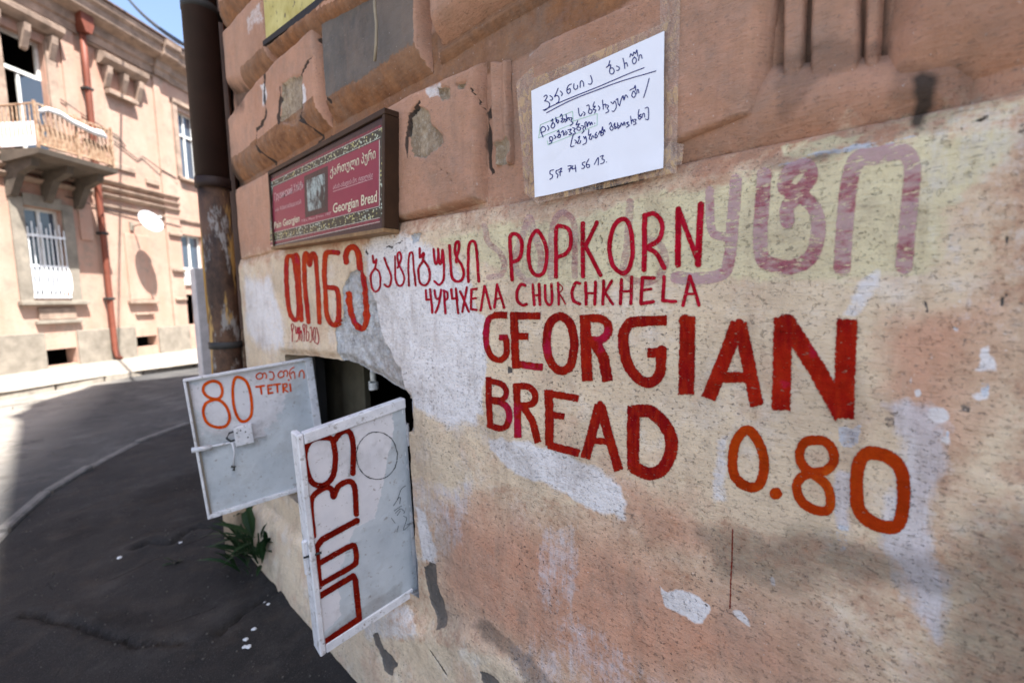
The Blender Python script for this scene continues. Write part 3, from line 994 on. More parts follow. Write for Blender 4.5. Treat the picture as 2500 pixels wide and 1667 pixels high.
def letter(name, frame, strokes, mapper, mat, parent, cell, rough=0.6, seed=0, label=None):
    """frame = (ox, oy, scale) of the drawing; mapper: (N,2) drawing points -> (N,3) world points on the real surface."""
    ox, oy, sc = frame
    S = []
    for s in strokes:
        S.append((s[0] / sc, [(ox + p[0] / sc, oy + p[1] / sc) for p in s[1]], s[2] if len(s) > 2 else 's'))
    allp = np.array([p for s in S for p in s[1]])
    wmax = max(s[0] for s in S)
    lo = allp.min(0) - wmax; hi = allp.max(0) + wmax
    V, T = grid(np.arange(lo[0], hi[0] + cell, cell), np.arange(lo[1], hi[1] + cell, cell))
    wob = rough * np.stack([fbm(V[:, 0] / 9, V[:, 1] / 9, seed, 3), fbm(V[:, 0] / 9, V[:, 1] / 9, seed + 31, 3)], 1) * 2.2
    f = strokes_field(V + wob, S) + rough * 1.4 * fbm(V[:, 0] / 2.6, V[:, 1] / 2.0, seed + 7, 3)
    V2, T2 = clip(np.concatenate([V, f[:, None]], 1), T, f)
    if len(T2) == 0: return None
    X = mapper(V2[:, :2])
    ed = np.clip(V2[:, 2] / max(1.2, wmax * 0.16), 0, 1)
    o = new_mesh(name, X, T2, mat, parent, True, {'edge': ed})
    if label: o['label'] = label
    return o


def map_wall(off=0.0012):
    def f(P):
        q = WV(P)
        # two steps so the film lies on the relief
        h = h_plinth(q) + off
        return np.stack([DW - h, q[:, 0], q[:, 1]], 1)
    return f


MW = map_wall()
FP = (560, 560, 3.563); FQ = (1140, 340, 3.409); FR = (1140, 720, 3.266); FS = (1700, 340, 2.2086); FT = (1700, 1000, 2.351)


def word(name, label, letters, mat, cell, rough=0.6, parent=plinth, mapper=MW):
    for i, (fr, st) in enumerate(letters):
        letter(name, fr, st, mapper, mat, parent, cell, rough, seed=i * 13 + len(label), label=label)


# worn older lettering first (lies lowest)
MG = map_wall(0.0006)
word('faded_letter', 'faded plum letter of the older lettering', [
    (FS, [(100, [(785, 690), (800, 480), (825, 230), (870, 110), (960, 90), (1110, 65), (1165, 150), (1150, 350), (1120, 680)])]),
    (FS, [(84, [(365, 190), (350, 400), (345, 600), (380, 665), (500, 690), (610, 640), (655, 520), (645, 390), (560, 300), (475, 260), (500, 175), (590, 140), (615, 200), (550, 290), (490, 370), (490, 440)])]),
    (FS, [(70, [(212, 220), (195, 450), (180, 620), (140, 725), (0, 752), (-110, 745)]), (50, [(70, 275), (72, 420), (95, 510), (180, 530)])]),
], M_GHOST, 3.0, 1.2, mapper=MG)
word('faded_letter', 'almost washed out letter under the yellow paint', [
    (FQ, [(52, [(145, 720), (180, 860), (270, 940), (310, 1050), (280, 1130), (180, 1150)])]),
    (FQ, [(60, [(520, 650), (480, 760), (440, 860), (400, 1000), (430, 1120), (520, 1180), (600, 1120), (610, 950), (560, 800), (520, 650)])]),
    (FQ, [(54, [(700, 1150), (695, 900), (720, 700), (800, 610), (890, 700), (900, 900), (900, 1140)])]),
    (FQ, [(64, [(1355, 520), (1345, 700), (1330, 900), (1300, 1080), (1370, 1170), (1540, 1180), (1650, 1040), (1610, 880), (1480, 820)])]),
], M_GHOST2, 2.6, 1.2, mapper=MG)

word('painted_letter', 'tall orange-red Georgian letter under the framed sign', [
    (FP, [(40, [(548, 232), (508, 245), (498, 350), (505, 550), (528, 720), (570, 788), (600, 745), (592, 560), (575, 350), (560, 240)]), (38, [(560, 240), (588, 222), (600, 300), (610, 480), (628, 790)], 's')]),
    (FP, [(42, [(688, 806), (668, 600), (655, 400), (655, 240), (680, 215), (702, 310), (722, 215), (750, 240), (765, 400), (775, 600), (785, 808)])]),
    (FP, [(46, [(945, 205), (880, 200), (835, 225), (832, 400), (838, 560), (848, 720), (880, 810), (925, 830), (955, 760), (955, 620), (935, 520), (870, 505)])]),
    (FP, [(54, [(1018, 285), (1015, 225), (1045, 165), (1088, 158), (1125, 220), (1142, 400), (1160, 600), (1168, 760), (1150, 850), (1110, 860), (1060, 790), (1030, 680), (1020, 560)])]),
], M_ORD, 1.4, 0.7)
word('painted_letter', 'small crimson Georgian letter above the hatch', [
    (FP, [(9, [(545, 885), (540, 830), (556, 820), (560, 850), (550, 890), (550, 975)])]),
    (FP, [(9, [(575, 840), (578, 900), (588, 900), (590, 850), (592, 900), (600, 900), (602, 850), (602, 950), (582, 978)])]),
    (FP, [(9, [(612, 850), (616, 962)]), (9, [(616, 905), (626, 882), (634, 970)])]),
    (FP, [(9, [(645, 890), (640, 832), (655, 830), (652, 885), (652, 972)])]),
    (FP, [(9, [(670, 830), (672, 955), (688, 962), (692, 900), (668, 885)])]),
    (FP, [(9, [(702, 862), (715, 852), (720, 960), (702, 978)])]),
    (FP, [(9, [(735, 962), (732, 880), (742, 852), (750, 885), (748, 982)])]),
    (FP, [(9, [(762, 852), (780, 950), (772, 995), (757, 985)])]),
], M_CRIM, 0.9, 0.3)
word('painted_letter', 'crimson Georgian letter left of the word POPKORN', [
    (FP, [(19, [(1242, 228), (1250, 292), (1275, 262), (1258, 340), (1228, 390), (1230, 465), (1248, 525), (1278, 540), (1308, 500), (1308, 420), (1290, 360), (1258, 340)])]),
    (FP, [(20, [(1345, 250), (1370, 320), (1402, 400), (1402, 465), (1380, 500), (1348, 480)])]),
    (FP, [(19, [(1440, 235), (1440, 330), (1442, 430), (1462, 482), (1495, 488), (1518, 440), (1505, 370), (1470, 300), (1462, 220), (1480, 198), (1495, 240), (1482, 290), (1462, 335)])]),
    (FP, [(19, [(1560, 490), (1558, 300), (1570, 212), (1595, 210), (1605, 320), (1620, 488)])]),
    (FP, [(22, [(1655, 165), (1662, 245), (1690, 205), (1685, 275), (1650, 340), (1648, 420), (1668, 475), (1712, 482), (1742, 430), (1735, 340), (1700, 280)])]),
    (FP, [(22, [(1778, 172), (1785, 280), (1800, 298), (1815, 240), (1818, 170), (1822, 285), (1842, 290), (1855, 180), (1866, 330), (1862, 440), (1828, 482), (1785, 452)])]),
    (FP, [(26, [(1915, 140), (1925, 300), (1935, 410), (1975, 452), (2020, 440), (2040, 380), (2020, 310), (1985, 255), (1962, 190), (1972, 120), (1998, 112), (1996, 180), (1978, 230), (1975, 285)])]),
    ((0, 0, 1), [(7.4, [(1143.5, 688), (1143.5, 640), (1145, 602), (1152, 589), (1162, 598), (1166, 645), (1169, 687)])]),
], M_CRIM, 1.0, 0.35)
word('painted_letter', 'crimson letter of the word POPKORN', [
    (FQ, [(33, [(375, 1170), (367, 1000), (365, 810), (420, 795), (458, 855), (455, 940), (430, 1000), (380, 1022)])]),
    (FQ, [(34, [(575, 762), (530, 830), (512, 950), (525, 1060), (560, 1122), (610, 1132), (648, 1090), (662, 980), (648, 870), (610, 790), (575, 762)])]),
    (FQ, [(36, [(745, 1145), (740, 900), (748, 738), (790, 726), (850, 752), (870, 830), (860, 905), (820, 955), (760, 980)])]),
    (FQ, [(38, [(965, 700), (968, 1140)], 'l'), (36, [(1080, 692), (990, 890), (1045, 1000), (1110, 1130)], 'l')]),
    (FQ, [(40, [(1290, 665), (1225, 720), (1190, 850), (1190, 960), (1220, 1060), (1290, 1115), (1345, 1080), (1378, 950), (1372, 800), (1340, 690), (1290, 665)])]),
    (FQ, [(46, [(1472, 1085), (1478, 850), (1482, 635)], 'l'), (42, [(1482, 635), (1560, 620), (1620, 690), (1622, 780), (1585, 850), (1505, 900), (1575, 950), (1642, 1070)])]),
    (FQ, [(52, [(1755, 1045), (1758, 585)], 'l'), (46, [(1760, 580), (1920, 1010)], 'l'), (58, [(1922, 1040), (1945, 545)], 'l')]),
], M_CRIM, 1.3, 0.45)
word('painted_letter', 'crimson Cyrillic letter under the Georgian word', [
    (FP, [(22, [(1708, 530), (1712, 612), (1750, 610)], 'l'), (22, [(1748, 522), (1762, 725)], 'l')]),
    (FP, [(22, [(1785, 530), (1802, 600), (1828, 600)], 's'), (22, [(1845, 525), (1825, 640), (1790, 722)], 's')]),
    (FP, [(22, [(1870, 530), (1877, 730)], 'l'), (19, [(1870, 532), (1898, 550), (1895, 600), (1872, 622)])]),
    (FP, [(22, [(1932, 522), (1938, 602), (1975, 600)], 'l'), (22, [(1972, 515), (1985, 728)], 'l')]),
    (FP, [(22, [(2008, 540), (2078, 715)], 'l'), (22, [(2065, 505), (2022, 718)], 'l')]),
    (FQ, [(22, [(78, 1245), (36, 1250), (32, 1415), (80, 1420)], 'l'), (20, [(34, 1330), (74, 1322)], 'l')]),
    (FQ, [(22, [(115, 1425), (145, 1222), (200, 1412)], 'l')]),
    (FQ, [(22, [(230, 1400), (250, 1208), (308, 1402)], 'l'), (16, [(240, 1330), (290, 1322)], 'l')]),
], M_CRIM, 1.0, 0.35)
word('painted_letter', 'crimson letter of the word CHURCHKHELA', [
    (FQ, [(28, [(482, 1215), (445, 1210), (415, 1270), (422, 1345), (465, 1380), (498, 1372)])]),
    (FQ, [(26, [(550, 1212), (562, 1378)], 'l'), (26, [(605, 1205), (610, 1375)], 'l'), (20, [(558, 1300), (606, 1295)], 'l')]),
    (FQ, [(24, [(655, 1215), (658, 1330), (685, 1378), (710, 1345), (708, 1205)])]),
    (FQ, [(22, [(762, 1195), (765, 1375)], 'l'), (14, [(768, 1280), (820, 1370)], 'l'), (10, [(770, 1200), (800, 1240), (770, 1282)], 's')]),
    (FQ, [(28, [(940, 1200), (905, 1198), (875, 1270), (888, 1345), (940, 1370)])]),
    (FQ, [(28, [(988, 1195), (992, 1372)], 'l'), (28, [(1068, 1190), (1062, 1372)], 'l'), (22, [(992, 1282), (1064, 1280)], 'l')]),
    (FQ, [(28, [(1135, 1180), (1128, 1372)], 'l'), (26, [(1200, 1180), (1145, 1275), (1212, 1372)], 'l')]),
    (FQ, [(30, [(1282, 1168), (1275, 1368)], 'l'), (30, [(1368, 1148), (1362, 1368)], 'l'), (22, [(1282, 1268), (1364, 1262)], 'l')]),
    (FQ, [(32, [(1555, 1155), (1458, 1152), (1448, 1368), (1548, 1352)], 'l'), (26, [(1452, 1258), (1530, 1246)], 'l')]),
    (FQ, [(32, [(1640, 1145), (1628, 1342), (1735, 1352)], 'l')]),
    (FQ, [(32, [(1795, 1382), (1855, 1140), (1932, 1380)], 'l'), (22, [(1815, 1288), (1905, 1286)], 'l')]),
], M_CRIM, 1.1, 0.5)
word('painted_letter', 'big brick-red letter of the word GEORGIAN', [
    (FR, [(58, [(325, 162), (215, 160)], 'f'), (52, [(225, 160), (170, 205), (150, 320), (165, 430), (205, 500), (265, 518), (310, 480), (318, 400), (310, 345)]), (50, [(252, 338), (330, 340)], 'f')]),
    (FR, [(66, [(375, 135), (388, 590)], 'f'), (62, [(350, 165), (588, 168)], 'f'), (58, [(380, 328), (490, 330)], 'f'), (60, [(390, 550), (606, 578)], 'f')]),
    (FR, [(72, [(740, 172), (665, 220), (638, 340), (648, 470), (690, 565), (755, 605), (820, 570), (852, 450), (850, 330), (815, 220), (740, 172)])]),
    (FR, [(92, [(938, 155), (958, 690)], 'f'), (72, [(930, 190), (1060, 188), (1122, 235), (1120, 310), (1060, 360), (960, 365)]), (90, [(1020, 380), (1085, 500), (1118, 692)], 'f')]),
    (FR, [(84, [(1592, 203), (1400, 208)], 'f'), (90, [(1420, 208), (1300, 225), (1245, 320), (1248, 450), (1290, 580), (1380, 680), (1470, 695), (1535, 620), (1545, 500)]), (82, [(1432, 462), (1588, 462)], 'f'), (80, [(1550, 440), (1545, 600)], 'l')]),
    (FR, [(132, [(1758, 165), (1742, 800)], 'f'), (110, [(1745, 210), (1735, 205)], 'l')]),
    (FS, [(82, [(60, 1402), (228, 985)], 'f'), (78, [(235, 990), (325, 1440)], 'f'), (62, [(130, 1285), (280, 1285)], 'f'), (50, [(232, 990), (232, 1010)], 'l')]),
    (FS, [(108, [(468, 958), (455, 1465)], 'f'), (104, [(480, 975), (650, 1240), (790, 1500)], 'f'), (60, [(475, 970), (500, 970)], 'l'), (118, [(812, 965), (792, 1512)], 'f')]),
], M_RED, 2.0, 1.0)
word('painted_letter', 'brick-red letter of the word BREAD', [
    (FR, [(52, [(170, 650), (188, 1055)], 'f'), (48, [(175, 680), (280, 715), (315, 780), (285, 832), (190, 832)]), (52, [(190, 838), (300, 868), (340, 950), (320, 1040), (260, 1062), (185, 1035)])]),
    (FR, [(60, [(395, 705), (410, 1140)], 'f'), (56, [(390, 728), (490, 732), (540, 790), (520, 865), (420, 885)]), (58, [(450, 895), (520, 1000), (565, 1180)], 'f')]),
    (FR, [(74, [(650, 755), (655, 1205)], 'f'), (60, [(625, 782), (892, 825)], 'f'), (56, [(660, 955), (776, 970)], 'f'), (66, [(640, 1195), (898, 1262)], 'f')]),
    (FR, [(82, [(940, 1305), (1055, 875)], 'f'), (80, [(1060, 875), (1205, 1405)], 'f'), (56, [(1000, 1160), (1115, 1170)], 'f'), (56, [(1058, 870), (1058, 885)], 'l')]),
    (FR, [(102, [(1322, 885), (1320, 1400)], 'f'), (108, [(1320, 930), (1450, 930), (1560, 1020), (1620, 1150), (1610, 1290), (1540, 1400), (1440, 1425), (1330, 1380)])]),
], M_RED, 1.8, 0.9)
word('painted_letter', 'orange numeral of the price 0.80', [
    (FT, [(60, [(280, 120), (222, 190), (205, 300), (222, 390), (290, 442), (355, 435), (385, 350), (378, 250), (335, 155), (280, 120)])]),
    (FT, [(70, [(452, 482), (459, 482)], 'l')]),
    (FT, [(58, [(680, 178), (620, 190), (590, 255), (608, 320), (660, 360), (740, 350), (788, 300), (778, 230), (735, 185), (680, 178)]), (58, [(655, 365), (595, 395), (575, 450), (605, 530), (680, 578), (750, 580), (770, 520), (748, 440), (690, 385), (655, 365)])]),
    (FT, [(82, [(980, 255), (930, 320), (918, 450), (930, 570), (990, 640), (1080, 678), (1155, 665), (1185, 560), (1185, 400), (1150, 310), (1070, 262), (980, 255)])]),
], M_ORNG, 2.0, 0.9)
letter('paint_drip', FT, [(7, [(206, 690), (203, 860), (192, 1140)])], MW, M_DRED, plinth, 0.8, 0.3, label='thin vertical run of red paint below the price')

# ------------------------------------------------------------------ more materials
M_WOOD = simple('dark_varnished_wood', (0.040, 0.018, 0.008), 0.55, scale=14, bumpd=0.001)
M_WOODL = simple('worn_light_wood_edge', (0.26, 0.155, 0.075), 0.7, scale=30, bumpd=0.002)
M_STEEL = simple('dark_steel', (0.03, 0.03, 0.03), 0.6)
M_OLIVE = simple('dark_olive_board', (0.085, 0.075, 0.05), 0.7)
M_INKB = simple('dark_blue_ink', (0.006, 0.014, 0.16), 0.5, scale=200)
M_GRN = simple('pale_green_highlighter', (0.42, 0.66, 0.52), 0.7)
M_BLACK = simple('black_marker', (0.012, 0.012, 0.012), 0.6)
n = NT('chipped_white_enamel')
c = n.mix(n.ramp(n.noise(16, 5, .65), .35, .65), (0.50, 0.51, 0.54), (0.66, 0.665, 0.69))
c = n.mix(n.ramp(n.noise(38, 5, .7, off=4), .57, .63, 0, .8), c, (0.30, 0.285, 0.27))
c = n.mix(n.ramp(n.noise(70, 4, .7, off=9), .64, .68, 0, .85), c, (0.12, 0.075, 0.045))
M_WHITEP = n.done(c, .5, n.bump(n.noise(60, 4, .6), .5, .003))
M_LEAF = simple('dark_green_leaf', (0.013, 0.042, 0.011), 0.6, scale=30)
M_KERB = simple('worn_kerb_stone', (0.15, 0.14, 0.13), 0.85, scale=12, bumpd=0.01)


def asphalt(name, base, light, cracks=True, pebble=0.5, dirt=(0.10, 0.075, 0.055), sun_tone=None):
    n = NT(name)
    c = n.mix(n.ramp(n.noise(1.1, 6, 0.65), 0.3, 0.7), base, light)
    if sun_tone:
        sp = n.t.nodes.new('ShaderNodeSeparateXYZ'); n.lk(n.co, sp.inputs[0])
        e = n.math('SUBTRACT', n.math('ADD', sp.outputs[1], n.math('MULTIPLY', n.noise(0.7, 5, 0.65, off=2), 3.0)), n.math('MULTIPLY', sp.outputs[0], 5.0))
        c = n.mix(n.ramp(e, 8.0, 11.0), c, sun_tone)  # sunlight put into the colour: road turns paler where the sun reaches it
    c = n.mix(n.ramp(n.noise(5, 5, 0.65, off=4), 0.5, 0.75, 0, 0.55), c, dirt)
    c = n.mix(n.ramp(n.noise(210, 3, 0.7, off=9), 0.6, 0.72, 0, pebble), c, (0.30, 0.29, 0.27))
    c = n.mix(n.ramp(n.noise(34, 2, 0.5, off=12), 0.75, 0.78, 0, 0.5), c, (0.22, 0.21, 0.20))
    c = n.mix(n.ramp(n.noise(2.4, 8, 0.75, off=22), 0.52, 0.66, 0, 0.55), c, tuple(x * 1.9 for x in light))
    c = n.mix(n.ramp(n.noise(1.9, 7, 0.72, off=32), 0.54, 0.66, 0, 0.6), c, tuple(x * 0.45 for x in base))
    h = n.math('ADD', n.noise(140, 4, 0.7), n.math('MULTIPLY', n.noise(18, 4, 0.6), 1.2))
    if cracks:
        cr = n.ramp(n.voro(1.1, 'DISTANCE_TO_EDGE', off=3.3), 0.0, 0.006)
        jag = n.ramp(n.noise(3, 3, 0.6, off=8), 0.52, 0.6)
        cm = n.math('MULTIPLY', n.math('SUBTRACT', 1.0, cr), jag)
        c = n.mix(n.math('MULTIPLY', cm, 0.8), c, (0.012, 0.011, 0.01))
        h = n.math('SUBTRACT', h, n.math('MULTIPLY', cm, 2.0))
    return n.done(c, 0.9, n.bump(h, 0.8, 0.006), spec=0.25)


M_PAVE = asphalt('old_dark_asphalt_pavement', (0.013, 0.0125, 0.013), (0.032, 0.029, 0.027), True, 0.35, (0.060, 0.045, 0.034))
M_ROAD = asphalt('sun_toned_asphalt_road', (0.040, 0.040, 0.041), (0.070, 0.068, 0.065), True, 0.3, (0.11, 0.095, 0.08), (0.21, 0.19, 0.165))  # last colour paints the sunlit stretch paler
M_FARP = asphalt('dusty_concrete_pavement', (0.19, 0.17, 0.145), (0.26, 0.235, 0.20), False, 0.2, (0.21, 0.18, 0.14))

# ------------------------------------------------------------------ ground
def structure(o):
    o['kind'] = 'structure'
    return o


g = MB(); g.quad((-400, -400, -0.10), (400, -400, -0.10), (400, 400, -0.10), (-400, 400, -0.10))
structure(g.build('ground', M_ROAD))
# road surface with a slow swell
V, T = grid(np.linspace(-14, 14, 180), np.linspace(-4, 16, 160))
zr = -0.055 + 0.03 * fbm(V[:, 0] * 0.5, V[:, 1] * 0.5, 4, 4)
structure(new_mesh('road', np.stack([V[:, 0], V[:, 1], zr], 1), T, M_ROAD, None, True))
KERB = [(-0.62, -6.0), (-0.58, 0.0), (-0.55, 2.2), (-0.45, 3.3), (-0.29, 4.05), (-0.12, 4.69), (0.12, 5.18), (0.44, 5.75), (0.79, 6.17), (1.25, 6.50), (2.2, 6.75), (6.0, 7.0)]
kp = np.array([p for p in KERB])
pav = np.array(KERB + [(6.0, -6.0)])
V, T = grid(spaced(-0.7, 2.6, lambda y: 0.016), spaced(-1.2, 7.1, lambda y: 0.016 + 0.002 * max(0, y)))
V, T = clip(V, T, sd_poly(V, pav))


def G2(*c):
    a = np.array(c, float).reshape(-1, 2)
    return np.array([on_ground(*p)[:2] for p in a])


GCR = [(G2(333, 1338, 370, 1322, 420, 1328, 455, 1300, 490, 1285, 560, 1290), 0.018),
       (G2(540, 1545, 590, 1500, 640, 1470, 700, 1440), 0.010),
       (G2(60, 1500, 180, 1530, 330, 1580, 450, 1570), 0.008)]


def h_ground(P):
    x, y = P[:, 0], P[:, 1]
    h = 0.020 * fbm(x * 1.7, y * 1.7, 2, 4) + 0.008 * fbm(x * 9, y * 9, 8, 4)
    for pts, wd in GCR:
        q = P + 0.03 * np.stack([fbm(x * 12, y * 12, 5, 3), fbm(x * 12, y * 12, 9, 3)], 1)
        d = d_line(q, pts)
        h = h - 0.03 * np.exp(-(d / wd) ** 2) + 0.012 * np.exp(-((d - 0.05) / 0.05) ** 2)
    h = h + 0.03 * sstep(0.14, 0.0, 0.745 - x) * (y < 2.74)
    return h


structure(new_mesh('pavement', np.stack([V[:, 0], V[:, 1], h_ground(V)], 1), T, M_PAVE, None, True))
# kerb stones, one by one
kerb = bpy.data.objects.new('kerb', None); C.objects.link(kerb); kerb['kind'] = 'structure'


def kerb_run(parent, line, width, z0, z1, step, mat, seed):
    rr = random.Random(seed)
    L = smooth_line([np.array(p, float) for p in line], 8)
    acc = [0.0]
    for a, b in zip(L[:-1], L[1:]): acc.append(acc[-1] + np.linalg.norm(b - a))
    acc = np.array(acc); LX = np.array(L)
    def at_(t): return np.array([np.interp(t, acc, LX[:, 0]), np.interp(t, acc, LX[:, 1])])
    t = 0.0
    while t < acc[-1] - 0.2:
        ln = step * rr.uniform(0.75, 1.2)
        a = at_(t + 0.014); b = at_(min(t + ln - 0.014, acc[-1]))
        d = (b - a) / max(1e-6, np.linalg.norm(b - a)); nn = np.array([-d[1], d[0]])
        dz = rr.uniform(-0.014, 0.012)
        m = MB((Vector((a[0], a[1], 0)), Vector((d[0], d[1], rr.uniform(-0.006, 0.006))), Vector((nn[0], nn[1], 0)), Vector((0, 0, 1))))
        m.box(0, np.linalg.norm(b - a), rr.uniform(-.006, .006), width, z0, z1 + dz, 0.012)
        m.build('kerb_stone', mat, parent)
        t += ln


kerb_run(kerb, KERB[1:11], 0.075, -0.14, 0.022, 0.62, M_KERB, 3)
FD = np.array([0.80476, 0.59360]); FN = np.array([0.59360, -0.80476])      # facade direction and outward normal
FB = np.array([1.1530, 15.2571])
fk = [(-14, 2.0), (-1.9, 2.55), (-0.2, 3.1), (1.2, 3.3), (6, 3.2), (12, 3.3)]   # (along, out)
FK = [tuple(FB + FD * u + FN * v) for u, v in fk]
pv = MB()
bmv = [pv.bm.verts.new((p[0], p[1], 0.06)) for p in FK] + [pv.bm.verts.new((*(FB + FD * 12), 0.06)), pv.bm.verts.new((*(FB - FD * 14), 0.06))]
pv.bm.faces.new(bmv)
structure(pv.build('far_pavement', M_FARP))
kerb2 = bpy.data.objects.new('far_kerb', None); C.objects.link(kerb2); kerb2['kind'] = 'structure'
kerb_run(kerb2, FK, 0.14, -0.12, 0.066, 1.0, simple('pale_kerb', (0.33, 0.29, 0.24), 0.9), 5)

# ------------------------------------------------------------------ far sunlit house
n = NT('sunlit_peach_plaster')
c = n.mix(n.ramp(n.noise(0.8, 6, 0.65), 0.32, 0.68), (0.38, 0.225, 0.17), (0.41, 0.295, 0.235))
c = n.mix(n.ramp(n.noise(1.0, 5, 0.65, stretch=(2.5, 2.5, 0.5), off=4), 0.46, 0.68, 0, 0.65), c, (0.38, 0.20, 0.14))
c = n.mix(n.ramp(n.noise(4.0, 6, 0.7, off=14), 0.52, 0.62, 0, 0.6), c, (0.24, 0.20, 0.16))
c = n.mix(n.ramp(n.noise(30, 4, 0.7, off=2), 0.6, 0.75, 0, 0.3), c, (0.25, 0.2, 0.16))
M_FAC = n.done(c, 0.9, n.bump(n.noise(18, 5, 0.7), 0.5, 0.02))
M_TRIM = simple('pale_trim_plaster', (0.34, 0.25, 0.195), 0.9, var=0.3, scale=4, bumpd=0.01, bscale=20)
M_GREYT = simple('grey_cement_surround', (0.25, 0.22, 0.18), 0.9, scale=4, bumpd=0.01, bscale=20)
M_RUST = simple('rusty_red_pipe', (0.15, 0.042, 0.025), 0.6, scale=5, var=0.35, dark=(0.12, 0.035, 0.02))
M_RAIL = simple('rusty_beige_iron', (0.36, 0.27, 0.19), 0.8, scale=16, var=0.4, dark=(0.17, 0.075, 0.035))
M_WIN = simple('white_window_paint', (0.66, 0.66, 0.63), 0.5, var=0.1)
M_GRILLE = simple('white_iron_grille', (0.7, 0.72, 0.75), 0.5, var=0.1)
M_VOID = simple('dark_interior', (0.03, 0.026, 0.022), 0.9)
M_CLOTH = simple('white_cloth', (0.74, 0.76, 0.80), 0.9, var=0.08)
n = NT('window_glass')
M_GLASS = n.done((0.05, 0.07, 0.10), 0.06, spec=0.8)

far = thing('sunlit_house', 'sunlit peach two storey house with cornice and balcony across the street', 'house', loc=(0, 0, 0))
FF = (Vector((FB[0], FB[1], 0)), Vector((FD[0], FD[1], 0)), Vector((FN[0], FN[1], 0)), Vector((0, 0, 1)))


def FM(): return MB(FF)


OPEN = [(-1.60, -0.80, 4.75, 7.22), (-1.55, -0.82, 1.66, 3.58), (2.62, 3.30, 5.22, 7.15), (2.40, 3.18, 2.48, 3.52), (2.40, 2.92, 0.80, 1.72),
        (-1.42, -0.80, 0.10, 0.47), (0.69, 1.30, 0.30, 0.58), (-4.6, -3.8, 4.75, 7.2), (-4.6, -3.85, 1.66, 3.58), (5.4, 6.2, 5.2, 7.2), (5.4, 6.2, 2.4, 3.6)]
U0, U1, ZT = -9.0, 10.0, 8.6
uu = sorted({U0, U1} | {o_[0] for o_ in OPEN} | {o_[1] for o_ in OPEN})
zz = sorted({-0.1, ZT} | {o_[2] for o_ in OPEN} | {o_[3] for o_ in OPEN})
fw = FM()
for a, b in zip(uu[:-1], uu[1:]):
    for c_, d in zip(zz[:-1], zz[1:]):
        mu, mz = (a + b) / 2, (c_ + d) / 2
        if any(o_[0] < mu < o_[1] and o_[2] < mz < o_[3] for o_ in OPEN): continue
        fw.quad((a, 0, c_), (b, 0, c_), (b, 0, d), (a, 0, d))
for (a, b, c_, d) in OPEN:
    q = -0.30
    fw.quad((a, 0, c_), (a, q, c_), (a, q, d), (a, 0, d)); fw.quad((b, 0, c_), (b, q, c_), (b, q, d), (b, 0, d))
    fw.quad((a, 0, c_), (b, 0, c_), (b, q, c_), (a, q, c_)); fw.quad((a, 0, d), (b, 0, d), (b, q, d), (a, q, d))
for a, b in ((U0, U0), (U1, U1)):
    fw.quad((a, 0, -0.1), (a, -8, -0.1), (a, -8, ZT), (a, 0, ZT))
fw.quad((U0, -8, -.1), (U1, -8, -.1), (U1, -8, ZT), (U0, -8, ZT))
bmesh.ops.remove_doubles(fw.bm, verts=fw.bm.verts, dist=0.0005)
fw.build('wall', M_FAC, far)
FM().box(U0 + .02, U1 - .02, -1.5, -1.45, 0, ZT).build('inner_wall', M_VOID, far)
FM().box(U0, U1, -8, 0, ZT + 0.06, ZT + 0.11).build('roof', M_ROOF, far)
# cornice in profile, with the breaks forward over the pilasters
def profile_run(name, prof, u0, u1, mat=M_TRIM):
    FM().prism([(p[0], p[1]) for p in prof], u0, u1, 'x').build(name, mat, far)


cor = [(0, 8.15), (0.05, 8.15), (0.07, 8.32), (0.12, 8.36), (0.14, 8.55), (0.34, 8.62), (0.40, 8.66), (0.42, 8.82), (0.50, 8.90), (0.52, 9.02), (0, 9.04)]
cor = [(a_, b_ - 0.34) for a_, b_ in cor]
profile_run('cornice', cor, U0, 1.88)
profile_run('cornice', [(p[0] + 0.07 if i not in (0, len(cor) - 1) else p[0], p[1] + 0.0) for i, p in enumerate(cor)], 1.883, 2.36)
profile_run('cornice', cor, 2.363, U1)
for a, b in ((-9, -2.3), (-2.29, 0.5), (0.51, 2.1), (2.11, 4.5), (4.51, 10)):
    FM().box(a, b, -0.2, 0.56, 8.705, 8.735 + 0.01 * random.random()).build('roof_edge_sheet', M_ROOF, far)
profile_run('frieze_moulding', [(0, 7.72), (0.06, 7.72), (0.09, 7.76), (0, 7.79)], 0.08, 1.88)
for zc in (4.52, 4.34, 4.16):
    profile_run('string_course', [(0, zc - 0.05), (0.05, zc - 0.05), (0.12, zc + 0.02), (0.12, zc + 0.05), (0, zc + 0.06)], 0.12, 2.36)
    profile_run('string_course', [(0, zc - 0.05), (0.05, zc - 0.05), (0.12, zc + 0.02), (0.12, zc + 0.05), (0, zc + 0.06)], U0, -0.12)
profile_run('string_course', [(0, 3.90), (0.05, 3.90), (0.06, 3.95), (0, 3.97)], 0.12, U1)
FM().box(1.885, 2.355, 0, 0.05, 0.0, 7.80, 0.006).build('pilaster', M_FAC, far)
FM().box(-0.45, -0.16, 0, 0.035, 3.0, 7.8, 0.006).build('pilaster', M_FAC, far)
# plinth of the house
FM().box(U0, -1.45, 0, 0.05, -0.1, 0.86, 0.01).box(-0.78, 0.66, 0, 0.05, -0.1, 0.86, 0.01).box(1.33, 2.38, 0.0, 0.055, -0.1, 0.80, 0.01).build('plinth', M_GREYT, far)
